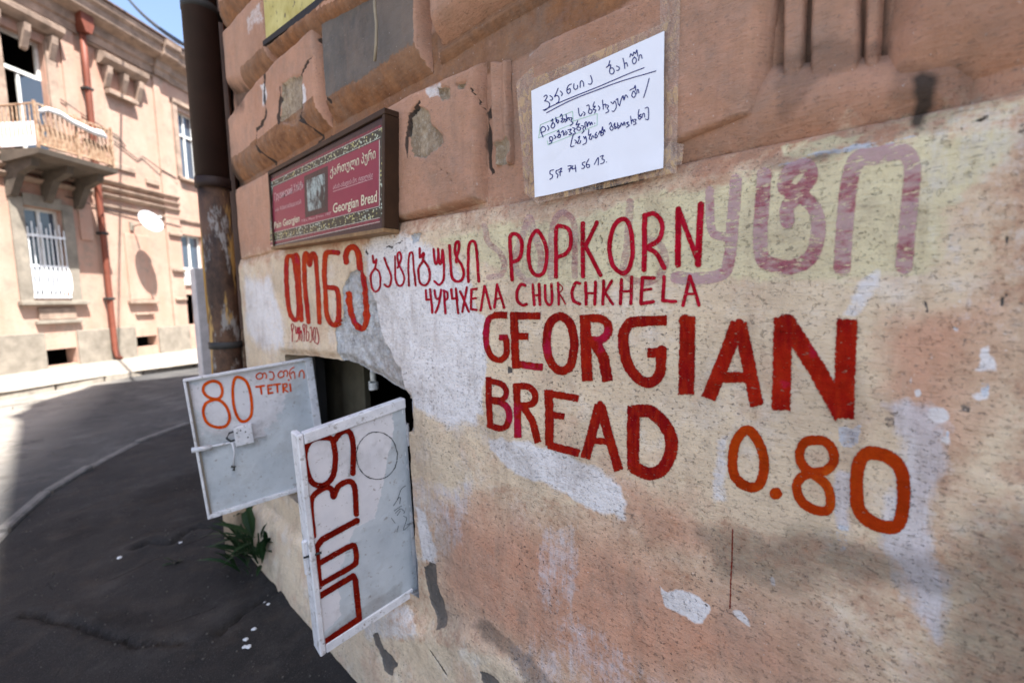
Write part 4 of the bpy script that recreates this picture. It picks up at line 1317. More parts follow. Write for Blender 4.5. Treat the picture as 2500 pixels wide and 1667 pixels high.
# grey surround, sills and ledges
FM().box(-1.80, -1.56, 0, 0.04, 1.56, 3.75).box(-0.81, -0.58, 0, 0.04, 1.56, 3.75).box(-1.555, -0.815, 0, 0.045, 3.60, 3.85).build('window_surround', M_GREYT, far)
FM().box(-1.85, -0.48, 0, 0.14, 1.47, 1.56, 0.01).build('window_sill', M_GREYT, far)
FM().box(-1.58, -0.66, 0, 0.09, 1.05, 1.13, 0.01).build('ledge', M_GREYT, far)
FM().box(-1.5, -0.75, 0, 0.05, 1.14, 1.40, 0.01).build('apron_panel', M_TRIM, far)
FM().box(0.55, 1.38, 0, 0.11, 1.47, 1.56, 0.01).build('ledge', M_TRIM, far)
FM().box(0.72, 1.25, 0, 0.07, 1.16, 1.21, 0.01).build('ledge', M_TRIM, far)
FM().box(0.62, 1.32, 0, 0.04, 1.57, 3.3, 0.01).build('blind_panel', M_FAC, far)
FM().box(1.95, 2.33, 0.051, 0.11, 1.55, 1.62, 0.01).box(1.93, 2.35, 0.051, 0.13, 2.38, 2.46, .01).box(1.92, 2.34, 0.051, 0.12, 3.42, 3.5, .01).build('ledge', M_TRIM, far)
FM().box(2.34, 3.3, 0, 0.06, 2.0, 2.44, 0.01).build('window_sill', M_WIN, far)
FM().box(2.52, 3.42, 0, 0.12, 5.12, 5.20, 0.01).build('window_sill', M_TRIM, far)
FM().box(2.46, 2.61, 0, 0.05, 5.21, 7.3).box(3.31, 3.45, 0, 0.05, 5.21, 7.3).box(2.46, 3.45, 0, 0.08, 7.31, 7.42).build('window_surround', M_TRIM, far)
# hoods over the blind window and the balcony door
def hood(u0, u1, z, w=0.16):
    profile_run('window_hood', [(0, z - 0.12), (0.10, z - 0.12), (0.26, z + 0.0), (0.28, z + 0.10), (0.22, z + 0.14), (0, z + 0.2)], u0, u1)
    for uc in (u0 + 0.18, (u0 + u1) / 2, u1 - 0.18):
        FM().prism([(0, z - 0.14), (0.2, z - 0.14), (0.18, z - 0.3), (0.06, z - 0.62), (0, z - 0.66)], uc - 0.06, uc + 0.06, 'x').build('console', M_TRIM, far)


hood(0.36, 1.56, 7.50)
FM().box(0.50, 1.28, 0, 0.16, 6.72, 6.83, 0.01).build('ledge', M_TRIM, far)
hood(-1.9, -0.5, 7.55)
FM().box(-0.79, -0.60, 0, 0.05, 4.75, 7.3).box(-1.84, -1.61, 0, 0.05, 4.75, 7.3).build('door_surround', M_TRIM, far)
for (a, b, zz_) in ((0.45, 1.10, 4.98), (1.40, 1.80, 4.82)):
    FM().box(a, b, 0, 0.05, zz_ - 0.07, zz_ + 0.07, 0.01).build('tablet', M_TRIM, far)


def window(u0, u1, z0, z1, transom=None, mull=True, label=None, dep=-0.12):
    f = FM(); t = 0.055
    f.box(u0, u0 + t, dep - .05, dep, z0, z1).box(u1 - t, u1, dep - .05, dep, z0, z1).box(u0 + t, u1 - t, dep - .05, dep, z0, z0 + t).box(u0 + t, u1 - t, dep - .05, dep, z1 - t, z1)
    if mull: f.box((u0 + u1) / 2 - .03, (u0 + u1) / 2 + .03, dep - .05, dep + .002, z0 + t, z1 - t)
    if transom: f.box(u0 + t, u1 - t, dep - .045, dep + .012, transom - .03, transom + .03)
    o = f.build('window', M_WIN, far)
    if label: o['label'] = label
    FM().quad((u0 + t, dep - .03, z0 + t), (u1 - t, dep - .03, z0 + t), (u1 - t, dep - .03, z1 - t), (u0 + t, dep - .03, z1 - t)).build('pane', M_GLASS, o)
    return o


window(2.62, 3.30, 5.22, 7.15, 6.5)
window(2.40, 3.18, 2.48, 3.52, None, True)
window(-1.55, -0.82, 1.66, 3.58, 3.0, True)
window(-4.6, -3.8, 4.75, 7.2, 6.5); window(-4.6, -3.85, 1.66, 3.58, 3.0); window(5.4, 6.2, 5.2, 7.2, 6.5); window(5.4, 6.2, 2.4, 3.6)
# balcony door with one leaf ajar
f = FM()
f.box(-1.60, -1.54, -.2, -.14, 4.75, 7.22).box(-0.86, -0.80, -.2, -.14, 4.75, 7.22).box(-1.54, -0.86, -.2, -.13, 6.42, 6.50).box(-1.54, -0.86, -.2, -.14, 7.15, 7.22)
bd = f.build('balcony_door', M_WIN, far)
FM().quad((-1.22, -.18, 4.8), (-0.87, -.05, 4.8), (-0.87, -.05, 6.4), (-1.22, -.18, 6.4)).build('pane', M_GLASS, bd)
FM().box(-1.26, -1.21, -.2, -.15, 4.76, 6.41).build('stile', M_WIN, bd)
# grille
gp = FM(); gz0, gz1 = 1.62, 3.15
gp.box(-1.56, -0.80, .02, .04, 2.95, 3.0)
gr = gp.build('window_grille', M_GRILLE, far)
for z_ in (2.30, gz0): FM().box(-1.56, -0.80, .02, .04, z_, z_ + .045).build('cross_bar', M_GRILLE, gr)
for i in range(9):
    u = -1.53 + i * 0.088
    FM().tube([(u, .03, gz0), (u, .03, gz1 + (.12 if i % 2 else 0))], .012, 6).build('bar', M_GRILLE, gr)
    FM().tube([(u, .035, 2.3), (u + .03, .05, 2.18), (u + .044, .05, 2.0), (u + .03, .05, 1.82), (u, .035, 1.68)], .012, 5).build('scroll', M_GRILLE, gr)
# balcony
bl = FM()
bl.prism([(0, 4.42), (0.2, 4.38), (0.9, 4.48), (1.02, 4.50), (1.04, 4.60), (0, 4.62)], -1.90, -0.30, 'x')
M_BALC_SHADE = simple('shade_dark_balcony_plaster', (0.105, 0.085, 0.068), 0.95, scale=3, bumpd=0.01, bscale=20)  # base colour darkened to stand in for shade under slab and brackets
bo = bl.build('balcony', M_BALC_SHADE, far)
for uc in (-1.75, -1.1, -0.45):
    FM().prism([(0, 4.40), (0.75, 4.46), (0.7, 4.3), (0.35, 4.16), (0.12, 3.75), (0, 3.7)], uc - .07, uc + .07, 'x').build('bracket', M_BALC_SHADE, bo)
rail = FM()
z_r = 5.47
rail.tube([(-1.86, 0.0, z_r), (-1.86, 0.98, z_r), (-0.34, 0.98, z_r - .01), (-0.34, 0.0, z_r)], .02, 6)
rail.tube([(-1.86, 0.0, 4.68), (-1.86, 0.98, 4.68), (-0.34, 0.98, 4.68), (-0.34, 0.0, 4.68)], .018, 6)
for (u, v) in ((-1.86, .98), (-0.34, .98), (-1.1, .98)): rail.box(u - .02, u + .02, v - .02, v + .02, 4.6, z_r + .05)
rail.build('railing', M_RAIL, bo)
for i in range(17):
    u = -1.80 + i * 0.088
    FM().tube([(u, .98, 4.68), (u + .02, 1.01, 4.95), (u - .015, 1.0, 5.2), (u, .98, z_r)], .013, 5).build('baluster', M_RAIL, bo)
for i in range(9):
    v = 0.06 + i * 0.1
    FM().tube([(-1.86, v, 4.68), (-1.88, v + .02, 4.95), (-1.86, v, z_r)], .013, 5).build('baluster', M_RAIL, bo)
V, T = grid(np.linspace(-1.84, -0.36, 60), np.linspace(4.66, 5.2, 26))
fz = 0.08 + 0.5 * fbm(V[:, 0] * 9, V[:, 1] * 9, 3, 3) - sstep(5.02, 5.2, V[:, 1]) * .35
V2, T2 = clip(V, T, fz)
XX = [FB[0] + FD[0] * a_ + FN[0] * 0.965 for a_ in V2[:, 0]]; YY = [FB[1] + FD[1] * a_ + FN[1] * 0.965 for a_ in V2[:, 0]]
new_mesh('ornament_panel', np.stack([XX, YY, V2[:, 1]], 1), T2, M_RAIL, bo)
FM().quad((-1.875, .1, 4.66), (-1.875, .95, 4.66), (-1.875, .97, 5.12), (-1.875, .1, 5.15)).build('side_panel', M_CLOTH, bo)
# downpipe of the house
dp = FM()
dp.tube([(0, .12, 7.87), (0, .12, 7.0), (0.0, .11, 4.7), (0, .11, 2.4), (0, .11, 0.35), (0.0, .16, 0.15), (0, .24, 0.08)], .065, 10)
dpo = dp.build('downpipe', M_RUST, far, True)
hp = FM(); hp.prism([(-.15, 8.35), (.15, 8.35), (.14, 8.05), (.07, 7.85), (-.07, 7.85), (-.14, 8.05)], .04, .30, 'y'); hp.build('hopper', M_RUST, dpo)
for zc in (6.6, 5.2, 3.2, 1.6): FM().box(-.085, .085, 0, .19, zc - .03, zc + .03, .01).build('pipe_clamp', M_STEEL, dpo)
for pts in ([(-0.75, .03, 6.2), (-.2, .03, 6.0), (.7, .03, 5.75), (.9, .03, 5.55)], [(0.6, .03, 5.6), (1.2, .03, 5.32), (1.35, .03, 5.45), (1.8, .07, 5.25), (2.4, .06, 5.1)],
            [(-.7, .03, 3.95), (0.3, .03, 3.82), (2.4, .06, 3.72)]):
    FM().tube(pts, .012, 5).build('wall_cable', M_STEEL, far)
# dish on its arm
dish = thing('satellite_dish', 'white satellite dish on the sunlit house beside the rusty downpipe', 'satellite dish')
dm = FM()
dc = Vector((0.84, 0.62, 3.62)); ax = Vector((-0.15, 0.80, 0.42)).normalized()
a1 = ax.cross(Vector((0, 0, 1))).normalized(); a2 = a1.cross(ax).normalized()
rings = []
for r_, dd in ((0.0, -.07), (.1, -.06), (.2, -.035), (.28, 0.0), (.285, .004)):
    rings.append([dm.bm.verts.new(dm.pt(dc + a1 * (r_ * math.cos(t)) + a2 * (r_ * 1.08 * math.sin(t)) + ax * dd)) for t in np.linspace(0, 2 * math.pi, 28, endpoint=False)] if r_ else [dm.bm.verts.new(dm.pt(dc + ax * dd))])
for k in range(28): dm.bm.faces.new([rings[0][0], rings[1][k], rings[1][(k + 1) % 28]])
for A_, B_ in zip(rings[1:-1], rings[2:]):
    for k in range(28): dm.bm.faces.new([A_[k], B_[k], B_[(k + 1) % 28], A_[(k + 1) % 28]])
dm.build('reflector', M_WHITEP, dish, True)
FM().tube([tuple(dc - ax * .07), (0.86, .3, 3.55), (0.86, 0.0, 3.5)], .02, 8).tube([tuple(dc - a2 * .27), tuple(dc + ax * .34 - a2 * .12)], .01, 6).build('arm', M_GREYT, dish)
FM().box(0.80, 0.90, .0, .04, 3.4, 3.62).build('wall_plate', M_GREYT, dish)
hx = dc + ax * .36 - a2 * .1
FM().tube([tuple(hx), tuple(hx - ax * .07)], .03, 10).build('receiver', M_WHITEP, dish)
cl = FM()
rr_ = random.Random(5)
pts = [(-1.78, 1.0, 5.33), (-1.66, 1.02, 5.42), (-1.45, 1.03, 5.42), (-1.2, 1.03, 5.34), (-1.0, 1.03, 5.31), (-.8, 1.03, 5.28), (-.62, 1.03, 5.29), (-.5, 1.03, 5.24)]
cl.tube(pts, [.03, .045, .05, .05, .055, .06, .08, .03], 9)
tag(cl.build('rolled_cloth', M_CLOTH, None, True), 'long white rolled cloth draped along the balcony railing', 'cloth')

# overhead cable
cab = MB()
A_ = np.array([2.02, 14.2, 8.5]); B_ = np.array([1.30, 6.0, 4.05]); E_ = np.array([1.30, 3.97, 3.2])
r1 = rayw(315, 0) * 14.1 / rayw(315, 0)[1] + np.array([0, 0, H]); r2 = rayw(462, 118) * 6.2 / rayw(462, 118)[1] + np.array([0, 0, H])
pts = [tuple(r1 + (r1 - r2) * .25), tuple(r1)]
for t in np.linspace(.1, .9, 7): pts.append(tuple(r1 + (r2 - r1) * t - np.array([0, 0, .25 * 4 * t * (1 - t) * .3])))
pts += [tuple(r2), (1.36, 4.15, 3.2)]
cab.tube(pts, [.026] * (len(pts) - 2) + [.014, .014], 6)
tag(cab.build('overhead_cable', M_STEEL, None, True), 'dark overhead cable crossing the strip of blue sky', 'cable')

# ------------------------------------------------------------------ drainpipe at the corner and things beside it
n = NT('peeling_black_pipe_paint')
f_ = n.noise(7, 6, 0.7, stretch=(1, 1, .6))
c = n.mix(n.ramp(f_, 0.40, 0.62), (0.020, 0.011, 0.008), (0.10, 0.052, 0.030))
c = n.mix(n.ramp(n.noise(11, 5, 0.7, stretch=(1, 1, .35), off=3), 0.55, 0.62), c, (0.22, 0.21, 0.20))
c = n.mix(n.ramp(n.noise(9, 4, 0.6, stretch=(1, 1, .25), off=9), 0.60, 0.65), c, (0.36, 0.22, 0.07))
M_PIPE = n.done(c, 0.6, n.bump(f_, 0.8, 0.01))
M_PIPEU = simple('brown_black_pipe_paint', (0.024, 0.010, 0.007), 0.6, scale=6, bumpd=0.001)
M_PIPEB = simple('beige_painted_pipe', (0.42, 0.31, 0.21), 0.8, scale=9)
pt_, pb_ = on_wall(485, 0, .69), on_wall(583, 1240, .69)
def pz(z, dx=0.0):
    t = (z - pb_[2]) / (pt_[2] - pb_[2]); q = pb_ + (pt_ - pb_) * t
    return (q[0] + dx, q[1], z)
dpn = thing('corner_drainpipe', 'dark peeling drainpipe at the near corner of the bakery wall', 'drainpipe')
MB().tube([pz(2.02), pz(6.0), pz(13.0)], .079, 20).build('upper_section', M_PIPEU, dpn, True)
MB().tube([pz(2.06), pz(2.03), pz(2.01)], .083, 20).build('collar', M_PIPEU, dpn, True)
MB().tube([pz(.42), pz(1.0), pz(1.5), pz(2.03)], [.076, .074, .074, .073], 20).build('lower_section', M_PIPE, dpn, True)
MB().tube([pz(-.02), pz(.42)], .08, 20).build('foot_section', M_PIPEB, dpn, True)
for z_ in (1.18, 2.9, 0.85): MB().box(.685, .80, pz(z_)[1] - .012, pz(z_)[1] + .012, z_ - .02, z_ + .02).tube([pz(z_ - .018), pz(z_ + .018)], .0815, 20).build('clamp', M_STEEL, dpn, True)
yr = MB()
yr.tube([pz(2.0, -.06), pz(1.55, -.064), pz(1.3, -.066)], [.010, .016, .012], 6)
yr.tube([pz(1.16, -.064), pz(1.0, -.062), pz(.86, -.05), pz(.6, -.062)], [.010, .017, .015, .012], 6)
n = NT('ochre_foam_sealant'); M_OCH = n.done((0.36, 0.21, 0.06), 0.9, n.bump(n.noise(80, 4, .6), .8, .01))
yr.build('ochre_strip', M_OCH, dpn, True)
# recessed strip behind the pipe; its dark brown holds painted shade besides dirt
M_DIRT_SHADE = simple('grimy_shade_brown_plaster', (0.10, 0.06, 0.045), 0.9, scale=8, bumpd=0.01, bscale=20)
MB().quad((.80, 2.72, -.1), (.80, 3.36, -.1), (.80, 3.36, TOPZ), (.80, 2.72, TOPZ)).quad((.80, 3.36, -.1), (1.64, 4.78, -.1), (1.64, 4.78, TOPZ), (.80, 3.36, TOPZ)).build('corner_recess', M_DIRT_SHADE, near)
q0 = on_wall(588, 805, .765)
st = MB(); st.tube([(.765, q0[1], -.02), (.765, q0[1], q0[2] - .03), (.768, q0[1] + .01, q0[2])], .016, 10)
tag(st.build('stub_pipe', simple('flaking_pale_paint_on_pipe', (0.30, 0.25, 0.18), 0.8, scale=30, dark=(0.09, 0.035, 0.02)), None, True), 'thin flaking pale pipe ending between drainpipe and bakery wall', 'pipe')
qa = on_wall(493, 655, .95)
wp = MB(); wp.box(.95 - .055, .95 + .045, qa[1], qa[1] + .16, -.06, qa[2], .006)
tag(wp.build('white_post', simple('white_painted_post', (0.50, 0.47, 0.47), 0.7, var=.15)), 'white painted post just left of the dark drainpipe', 'post')

# ------------------------------------------------------------------ planes of the hatch doors
class Plane:
    def __init__(self, o, a, b):
        self.o = np.array(o, float); self.a = np.array(a, float) - self.o; self.b = np.array(b, float) - self.o
        self.w = np.linalg.norm(self.a); self.h = np.linalg.norm(self.b)
        self.a /= self.w; self.b /= self.h
        n_ = np.cross(self.a, self.b); self.n = n_ / np.linalg.norm(n_)
        if np.dot(self.n, -self.o + np.array([0, 0, H])) < 0: self.n = -self.n       # towards the camera side

    def hit(self, P, off=0.0):
        P = np.asarray(P, float)
        q = np.stack([(P[:, 0] - CX) / F_PX, (P[:, 1] - CY) / F_PX, np.ones(len(P))], 1) @ RM.T
        o = self.o + self.n * off
        t = ((o - np.array([0, 0, H])) @ self.n) / (q @ self.n)
        return q * t[:, None] + np.array([0, 0, H])

    def frame(self):                                     # local a, towards-camera, b
        return (Vector(self.o), Vector(self.a), Vector(self.n), Vector(self.b))

    def ab(self, px, py):
        X = self.hit([(px, py)])[0] - self.o
        return float(X @ self.a), float(X @ self.b)


def at_z(px, py, z):
    r = rayw(px, py); t = z / r[2]
    return r * t + np.array([0, 0, H])


n = NT('layered_white_door_paint')
wh_, di_, _a, _b = n.chan('ma')
e_ = n.math('ADD', n.math('MULTIPLY', n.math('SUBTRACT', n.noise(26, 5, .65), .5), 1.6), n.math('MULTIPLY', n.math('SUBTRACT', n.noise(90, 4, .6), .5), .5))
c = n.mix(n.ramp(n.noise(7, 5, .6), .3, .7), (0.37, 0.41, 0.445), (0.50, 0.54, 0.57))
c = n.mix(n.ramp(n.math('ADD', wh_, e_), -.05, .05), c, n.mix(n.ramp(n.noise(12, 4, .6, off=3), .3, .7), (0.52, 0.52, 0.55), (0.62, 0.61, 0.63)))
c = n.mix(n.ramp(n.math('ADD', di_, e_), -.6, .8, 0, .85), c, (0.10, 0.085, 0.07))
c = n.mix(n.ramp(n.noise(60, 4, .7, off=5), .62, .67, 0, .7), c, (0.20, 0.17, 0.15))
c = n.mix(n.ramp(n.noise(5, 7, .75, off=15), .50, .68, 0, .5), c, (0.27, 0.26, 0.25))
hb = n.math('ADD', n.math('MULTIPLY', n.noise(14, 4, .55), 1.0), n.math('MULTIPLY', n.ramp(n.voro(24, 'SMOOTH_F1', off=1.0), .1, .3), -.5))
M_DOOR = n.done(c, 0.42, n.bump(n.noise(70, 4, .6), .3, .002, n.bump(hb, .5, .004)), spec=.4)


def door_sheet(pl, parent, off, whites, dirts, nx=150, ny=150):
    V, T = grid(np.linspace(.006, pl.w - .002, nx), np.linspace(.006, pl.h - .006, ny))
    def m(lst):
        v = np.full(len(V), -2.0)
        for poly, soft, cap in lst:
            q = np.array([pl.ab(*p) for p in poly])
            v = np.maximum(v, np.minimum(sd_poly(V, q) / soft, cap))
        return v
    wv, dv = m(whites), m(dirts)
    h = 0.0015 * fbm(V[:, 0] * 8, V[:, 1] * 8, 4, 3) + .0012 * fbm(V[:, 0] * 40, V[:, 1] * 40, 14, 3)
    X = pl.o + V[:, :1] * pl.a + V[:, 1:] * pl.b + (off + h)[:, None] * pl.n
    return new_mesh('sheet', X, T, M_DOOR, parent, True, {'ma': np.stack([wv, dv, wv * 0, wv * 0], 1)})


# right leaf, folded out towards the street
A1 = np.array([.439, 1.221, H - .348]); A2 = np.array([.752, 1.191, H - .298]); A3 = np.array([.468, 1.235, H - .999])
RL = Plane(A1, A2, A3)
rl = thing('hatch_door', 'white steel hatch leaf with tall dark red letters painted sideways', 'hatch door', 'steel leaves of the bakery hatch')
sheet = door_sheet(RL, rl, -.006,
                   [([(735, 1075), (870, 1030), (960, 1010), (975, 1060), (965, 1180), (950, 1270), (900, 1290), (870, 1400), (890, 1480), (780, 1590)], .02, 1.2)],
                   [([(890, 1500), (1030, 1425), (1030, 1480), (780, 1640), (770, 1610)], .02, -.1), ([(735, 1500), (760, 1500), (790, 1610), (770, 1620)], .02, .3)])
fr = RL.frame()
fm = MB(fr); fm.box(0, .017, -.060, 0.0, 0, RL.h, .003); fm.build('stile', M_WHITEP, rl)
fm = MB(fr); fm.box(.018, RL.w, -.028, 0.001, 0, .030, .002); fm.build('top_rail', M_WHITEP, rl)
fm = MB(fr); fm.box(.018, RL.w - .02, -.028, 0.0, RL.h - .028, RL.h, .002); fm.build('bottom_rail', M_WHITEP, rl)
fm = MB(fr); fm.box(RL.w - .012, RL.w, -.028, -.006, .031, RL.h - .03, .001); fm.build('hinge_stile', M_WHITEP, rl)
for t_ in (.12, .5): MB(fr).tube([(RL.w + .004, -.014, t_ - .035), (RL.w + .004, -.014, t_ + .035)], .008, 10).build('hinge', M_WHITEP, rl)
FVc = (420, 820, 1.867); FX = (600, 1180, 3.22)
mp = lambda P: RL.hit(P, -.0035)
for fr_, st_ in [
    (FVc, [(27, [(722, 466), (645, 470), (608, 520), (612, 600), (640, 668), (690, 680), (732, 640), (745, 560), (738, 500), (722, 466)]), (27, [(738, 480), (770, 440), (808, 437), (826, 500), (824, 625)])]),
    (FVc, [(27, [(645, 910), (633, 770), (650, 722), (700, 690), (728, 700), (736, 732), (758, 685), (805, 662), (832, 690), (840, 810)])]),
    (FX, [(50, [(875, 290), (600, 440), (556, 500), (578, 810)], 'l'), (46, [(590, 620), (820, 492), (860, 510), (868, 600), (835, 650), (590, 790)], 's')]),
    (FX, [(50, [(572, 890), (845, 725), (862, 760), (892, 1060), (618, 1250)], 'l')])]:
    letter('painted_letter', fr_, st_, mp, M_DRED, sheet, 1.5, .35, label='dark red Georgian letter painted sideways on the leaf')
th = [[(1257, 16), (1225, 40), (1205, 90), (1190, 130), (1160, 175)], [(1190, 120), (1215, 110), (1210, 160)], [(1165, 215), (1200, 190), (1225, 175)], [(1175, 235), (1205, 205), (1225, 200), (1250, 225), (1240, 232)],
      [(1190, 250), (1215, 215)], [(1145, 270), (1175, 312)], [(1240, 255), (1265, 275), (1240, 365), (1295, 312), (1265, 325)], [(1200, 330), (1190, 380)]]
letter('scrawl', FX, [(3.4, t_, 's') for t_ in th], mp, M_BLACK, sheet, .6, .2)
cyc = [(920 + 50 * math.cos(t), 1112 + 58 * math.sin(t)) for t in np.linspace(0, 2 * math.pi, 30)]
letter('cut_disc_outline', (0, 0, 1), [(1.7, cyc, 's')], mp, M_STEEL, sheet, .8, 1.3)
MB(fr).box(-.012, .002, -.026, -.012, .30, .40, .003).build('latch_plate', M_WHITEP, rl)
MB(fr).tube([(-.012, -.015, .345), (.03, .004, .345)], .0035, 8).build('latch_pin', M_STEEL, rl)

# left leaf
B1 = np.array([.353, 2.095, H - .283]); B3 = np.array([.800, 1.988, H - .238]); B2 = np.array([.392, 2.088, H - .850])
LL = Plane(B1, B3, B2)
ll = thing('hatch_door', 'white steel hatch leaf marked 80 TETRI with a sliding bolt', 'hatch door', 'steel leaves of the bakery hatch')
sh2 = door_sheet(LL, ll, -.014, [([(455, 935), (740, 880), (700, 1000), (640, 1080), (500, 1060)], .08, .4)],
                 [([(455, 1090), (590, 1050), (560, 1085), (470, 1120)], .03, -.15), ([(600, 1060), (640, 1040), (650, 1080), (610, 1090)], .03, -.3)], 110, 110)
fr2 = LL.frame()
for nm, b_ in (('top_rim', (0, LL.w, -.018, .004, -.002, .008)), ('bottom_rim', (0, LL.w, -.018, .002, LL.h - .016, LL.h)), ('free_rim', (0, .009, -.018, .003, .009, LL.h - .017)), ('hinge_rim', (LL.w - .03, LL.w, -.018, .002, .009, LL.h - .017))):
    MB(fr2).box(*b_, .0012).build(nm, M_WHITEP, ll)
MB(fr2).box(.010, .016, -.013, -.004, .009, LL.h - .018).build('inner_bead', M_GREYT, ll)
FU = (440, 860, 3.565)
mp2 = lambda P: LL.hit(P, -.0115)
for st_ in [
    [(27, [(282, 250), (215, 280), (200, 335), (238, 385), (300, 405), (350, 390), (366, 330), (342, 270), (282, 250)]), (27, [(300, 412), (222, 445), (200, 520), (232, 610), (310, 650), (395, 640), (430, 570), (405, 480), (355, 425), (300, 412)])],
    [(27, [(495, 215), (462, 270), (458, 390), (480, 520), (530, 598), (590, 585), (622, 520), (615, 380), (575, 255), (495, 215)])],
    [(13, [(690, 180), (660, 205), (676, 232), (712, 222), (716, 192), (690, 180)]), (13, [(714, 190), (735, 180), (750, 200), (748, 225)])],
    [(13, [(775, 170), (805, 175), (816, 210), (802, 236), (780, 234)])],
    [(13, [(872, 165), (850, 195), (868, 220), (900, 205), (896, 172), (872, 165)]), (13, [(898, 172), (920, 157), (935, 180), (930, 208)])],
    [(12, [(990, 130), (960, 150), (952, 190), (965, 228)]), (12, [(965, 185), (985, 168), (995, 190), (997, 225)])],
    [(13, [(1035, 212), (1040, 172), (1060, 157), (1076, 180), (1077, 225)])],
    [(19, [(660, 300), (730, 290)], 'l'), (19, [(700, 298), (708, 360)], 'l')],
    [(18, [(798, 285), (762, 290), (768, 358), (805, 350)], 'l'), (15, [(765, 322), (792, 316)], 'l')],
    [(18, [(815, 281), (870, 275)], 'l'), (18, [(842, 282), (848, 346)], 'l')],
    [(17, [(897, 346), (892, 278)], 'l'), (15, [(892, 278), (925, 275), (925, 300), (897, 315), (936, 342)], 's')],
    [(18, [(955, 278), (962, 336)], 'l'), (18, [(943, 240), (945, 241)], 'l')]]:
    letter('painted_letter', FU, st_, mp2, M_ORR, sh2, 1.0, .2, label='orange letter or numeral of the price 80 TETRI')


def LB(px, py): return LL.ab(px, py)


a0, c0 = LB(575, 1052); a1_, c1_ = LB(620, 1085)
pl_ = MB(fr2); pl_.box(a0, a1_ + .012, -.014, .012, min(c0, c1_) - .012, max(c0, c1_) - .006, .002); bolt = pl_.build('bolt_plate', M_WHITEP, ll)
for q in ((.2, .3), (.45, .2), (.75, .35), (.85, .7)):
    u_ = a0 + (a1_ - a0) * q[0]; v_ = c0 - .012 + (c1_ - c0) * q[1]
    MB(fr2).tube([(u_, .0118, v_), (u_, .0135, v_)], .003, 8).build('screw_hole', M_BLACK, bolt)
sx, sz = LB(567, 1068)
MB(fr2).tube([(sx + .02, .0, sz - .02), (sx, .002, sz - .018), (sx - .012, .002, sz), (sx, .002, sz + .016), (sx + .02, .0, sz + .016)], .004, 8).build('shackle', M_STEEL, ll, True)
r0 = LB(478, 1097); r1_ = LB(657, 1066)
MB(fr2).tube([(r0[0], -.002, r0[1]), (r1_[0], -.002, r1_[1])], .0045, 8).build('sliding_bolt', M_WHITEP, ll, True)
r2_ = LB(523, 1091)
MB(fr2).tube([(r0[0] - .006, -.002, r0[1]), (r2_[0], -.002, r2_[1])], .010, 10).build('bolt_sleeve', M_WHITEP, ll, True)
h0 = LB(573, 1080); h1 = LB(577, 1140)
MB(fr2).tube([(h0[0], .004, h0[1]), (h0[0] + .002, .006, h0[1] + .04), (h1[0], .004, h1[1])], .004, 8).build('bolt_handle', M_WHITEP, ll, True)
MB(fr2).tube([(h1[0] - .006, .004, h1[1] - .006), (h1[0] + .006, .004, h1[1]), (h1[0], .004, h1[1] + .012)], .006, 8).build('bolt_knob', M_STEEL, ll, True)

# inside the hatch
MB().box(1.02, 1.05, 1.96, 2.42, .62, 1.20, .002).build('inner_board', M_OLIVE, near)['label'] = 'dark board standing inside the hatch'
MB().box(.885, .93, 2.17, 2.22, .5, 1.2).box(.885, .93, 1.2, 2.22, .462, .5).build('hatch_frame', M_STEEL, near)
lp = thing('spiral_lamp', 'unlit white spiral lamp hanging in the dark hatch opening', 'lamp')
ql = on_wall(912, 942, .93)
hel = [(ql[0] + .016 * math.cos(t), ql[1] + .016 * math.sin(t), ql[2] - .016 + .034 * t / (9 * math.pi)) for t in np.linspace(0, 9 * math.pi, 70)]
M_LAMP = simple('white_lamp_glass', (0.75, 0.75, 0.72), .3, var=.03)
MB().tube(hel, .0042, 6).build('spiral_tube', M_LAMP, lp, True)
MB().tube([(ql[0], ql[1], ql[2] + .022), (ql[0], ql[1], ql[2] + .06)], .012, 12).build('base', M_LAMP, lp, True)
MB().tube([(ql[0], ql[1], ql[2] + .06), (ql[0], ql[1], 1.41)], .004, 6).build('flex', M_STEEL, lp, True)

# ------------------------------------------------------------------ framed sign
SX = .702
sg = thing('framed_bread_sign', 'dark red Georgian Bread sign in a brown wooden box frame', 'sign')
c_tl, c_tr, c_br, c_bl = [np.array([SX, *W(*p, SX)]) for p in ((655, 417), (938, 262), (938, 567), (653, 612))]


def slab(name, quad, x0, x1, mat, parent):
    m = MB()
    A = [m.bm.verts.new((x0, p[0], p[1])) for p in quad]; B = [m.bm.verts.new((x1, p[0], p[1])) for p in quad]
    m.bm.faces.new(A); m.bm.faces.new(B[::-1])
    for i in range(4): m.bm.faces.new([A[(i + 1) % 4], A[i], B[i], B[(i + 1) % 4]])
    bmesh.ops.recalc_face_normals(m.bm, faces=m.bm.faces)
    bmesh.ops.bevel(m.bm, geom=list(m.bm.edges), offset=.0012, segments=1, affect='EDGES')
    return m.build(name, mat, parent)


yl, yr_ = c_tl[1], c_tr[1]
tl, tr, br_, bl_ = c_tl[1:], c_tr[1:], c_br[1:], c_bl[1:]
tl = np.array([yl + .01, tl[1]]); bl_ = np.array([yl + .01, bl_[1]])
up = np.array([0, .016]); rt = np.array([-.014, 0])
slab('frame_board', [tl, tr, tr - up, tl - up], SX, .752, M_WOOD, sg)
slab('frame_board', [bl_ + [.012, 0], br_, br_ + [0, .012], bl_ + [.012, .012]], SX - .003, .752, M_WOODL, sg)['label'] = 'worn light wooden bottom board of the frame'
slab('frame_board', [tr - up - [0, .001], br_ + [0, .0125], br_ + [.013, .0125], tr - up + [.013, -.001]], SX, .752, M_WOOD, sg)
slab('frame_board', [tl - up - [0, .001], bl_ + [0, .0125], bl_ + [-.008, .0125], tl - up + [-.008, -.001]], SX, .752, M_WOOD, sg)
FG = (620, 230, 3.824)
PX_ = SX + .008


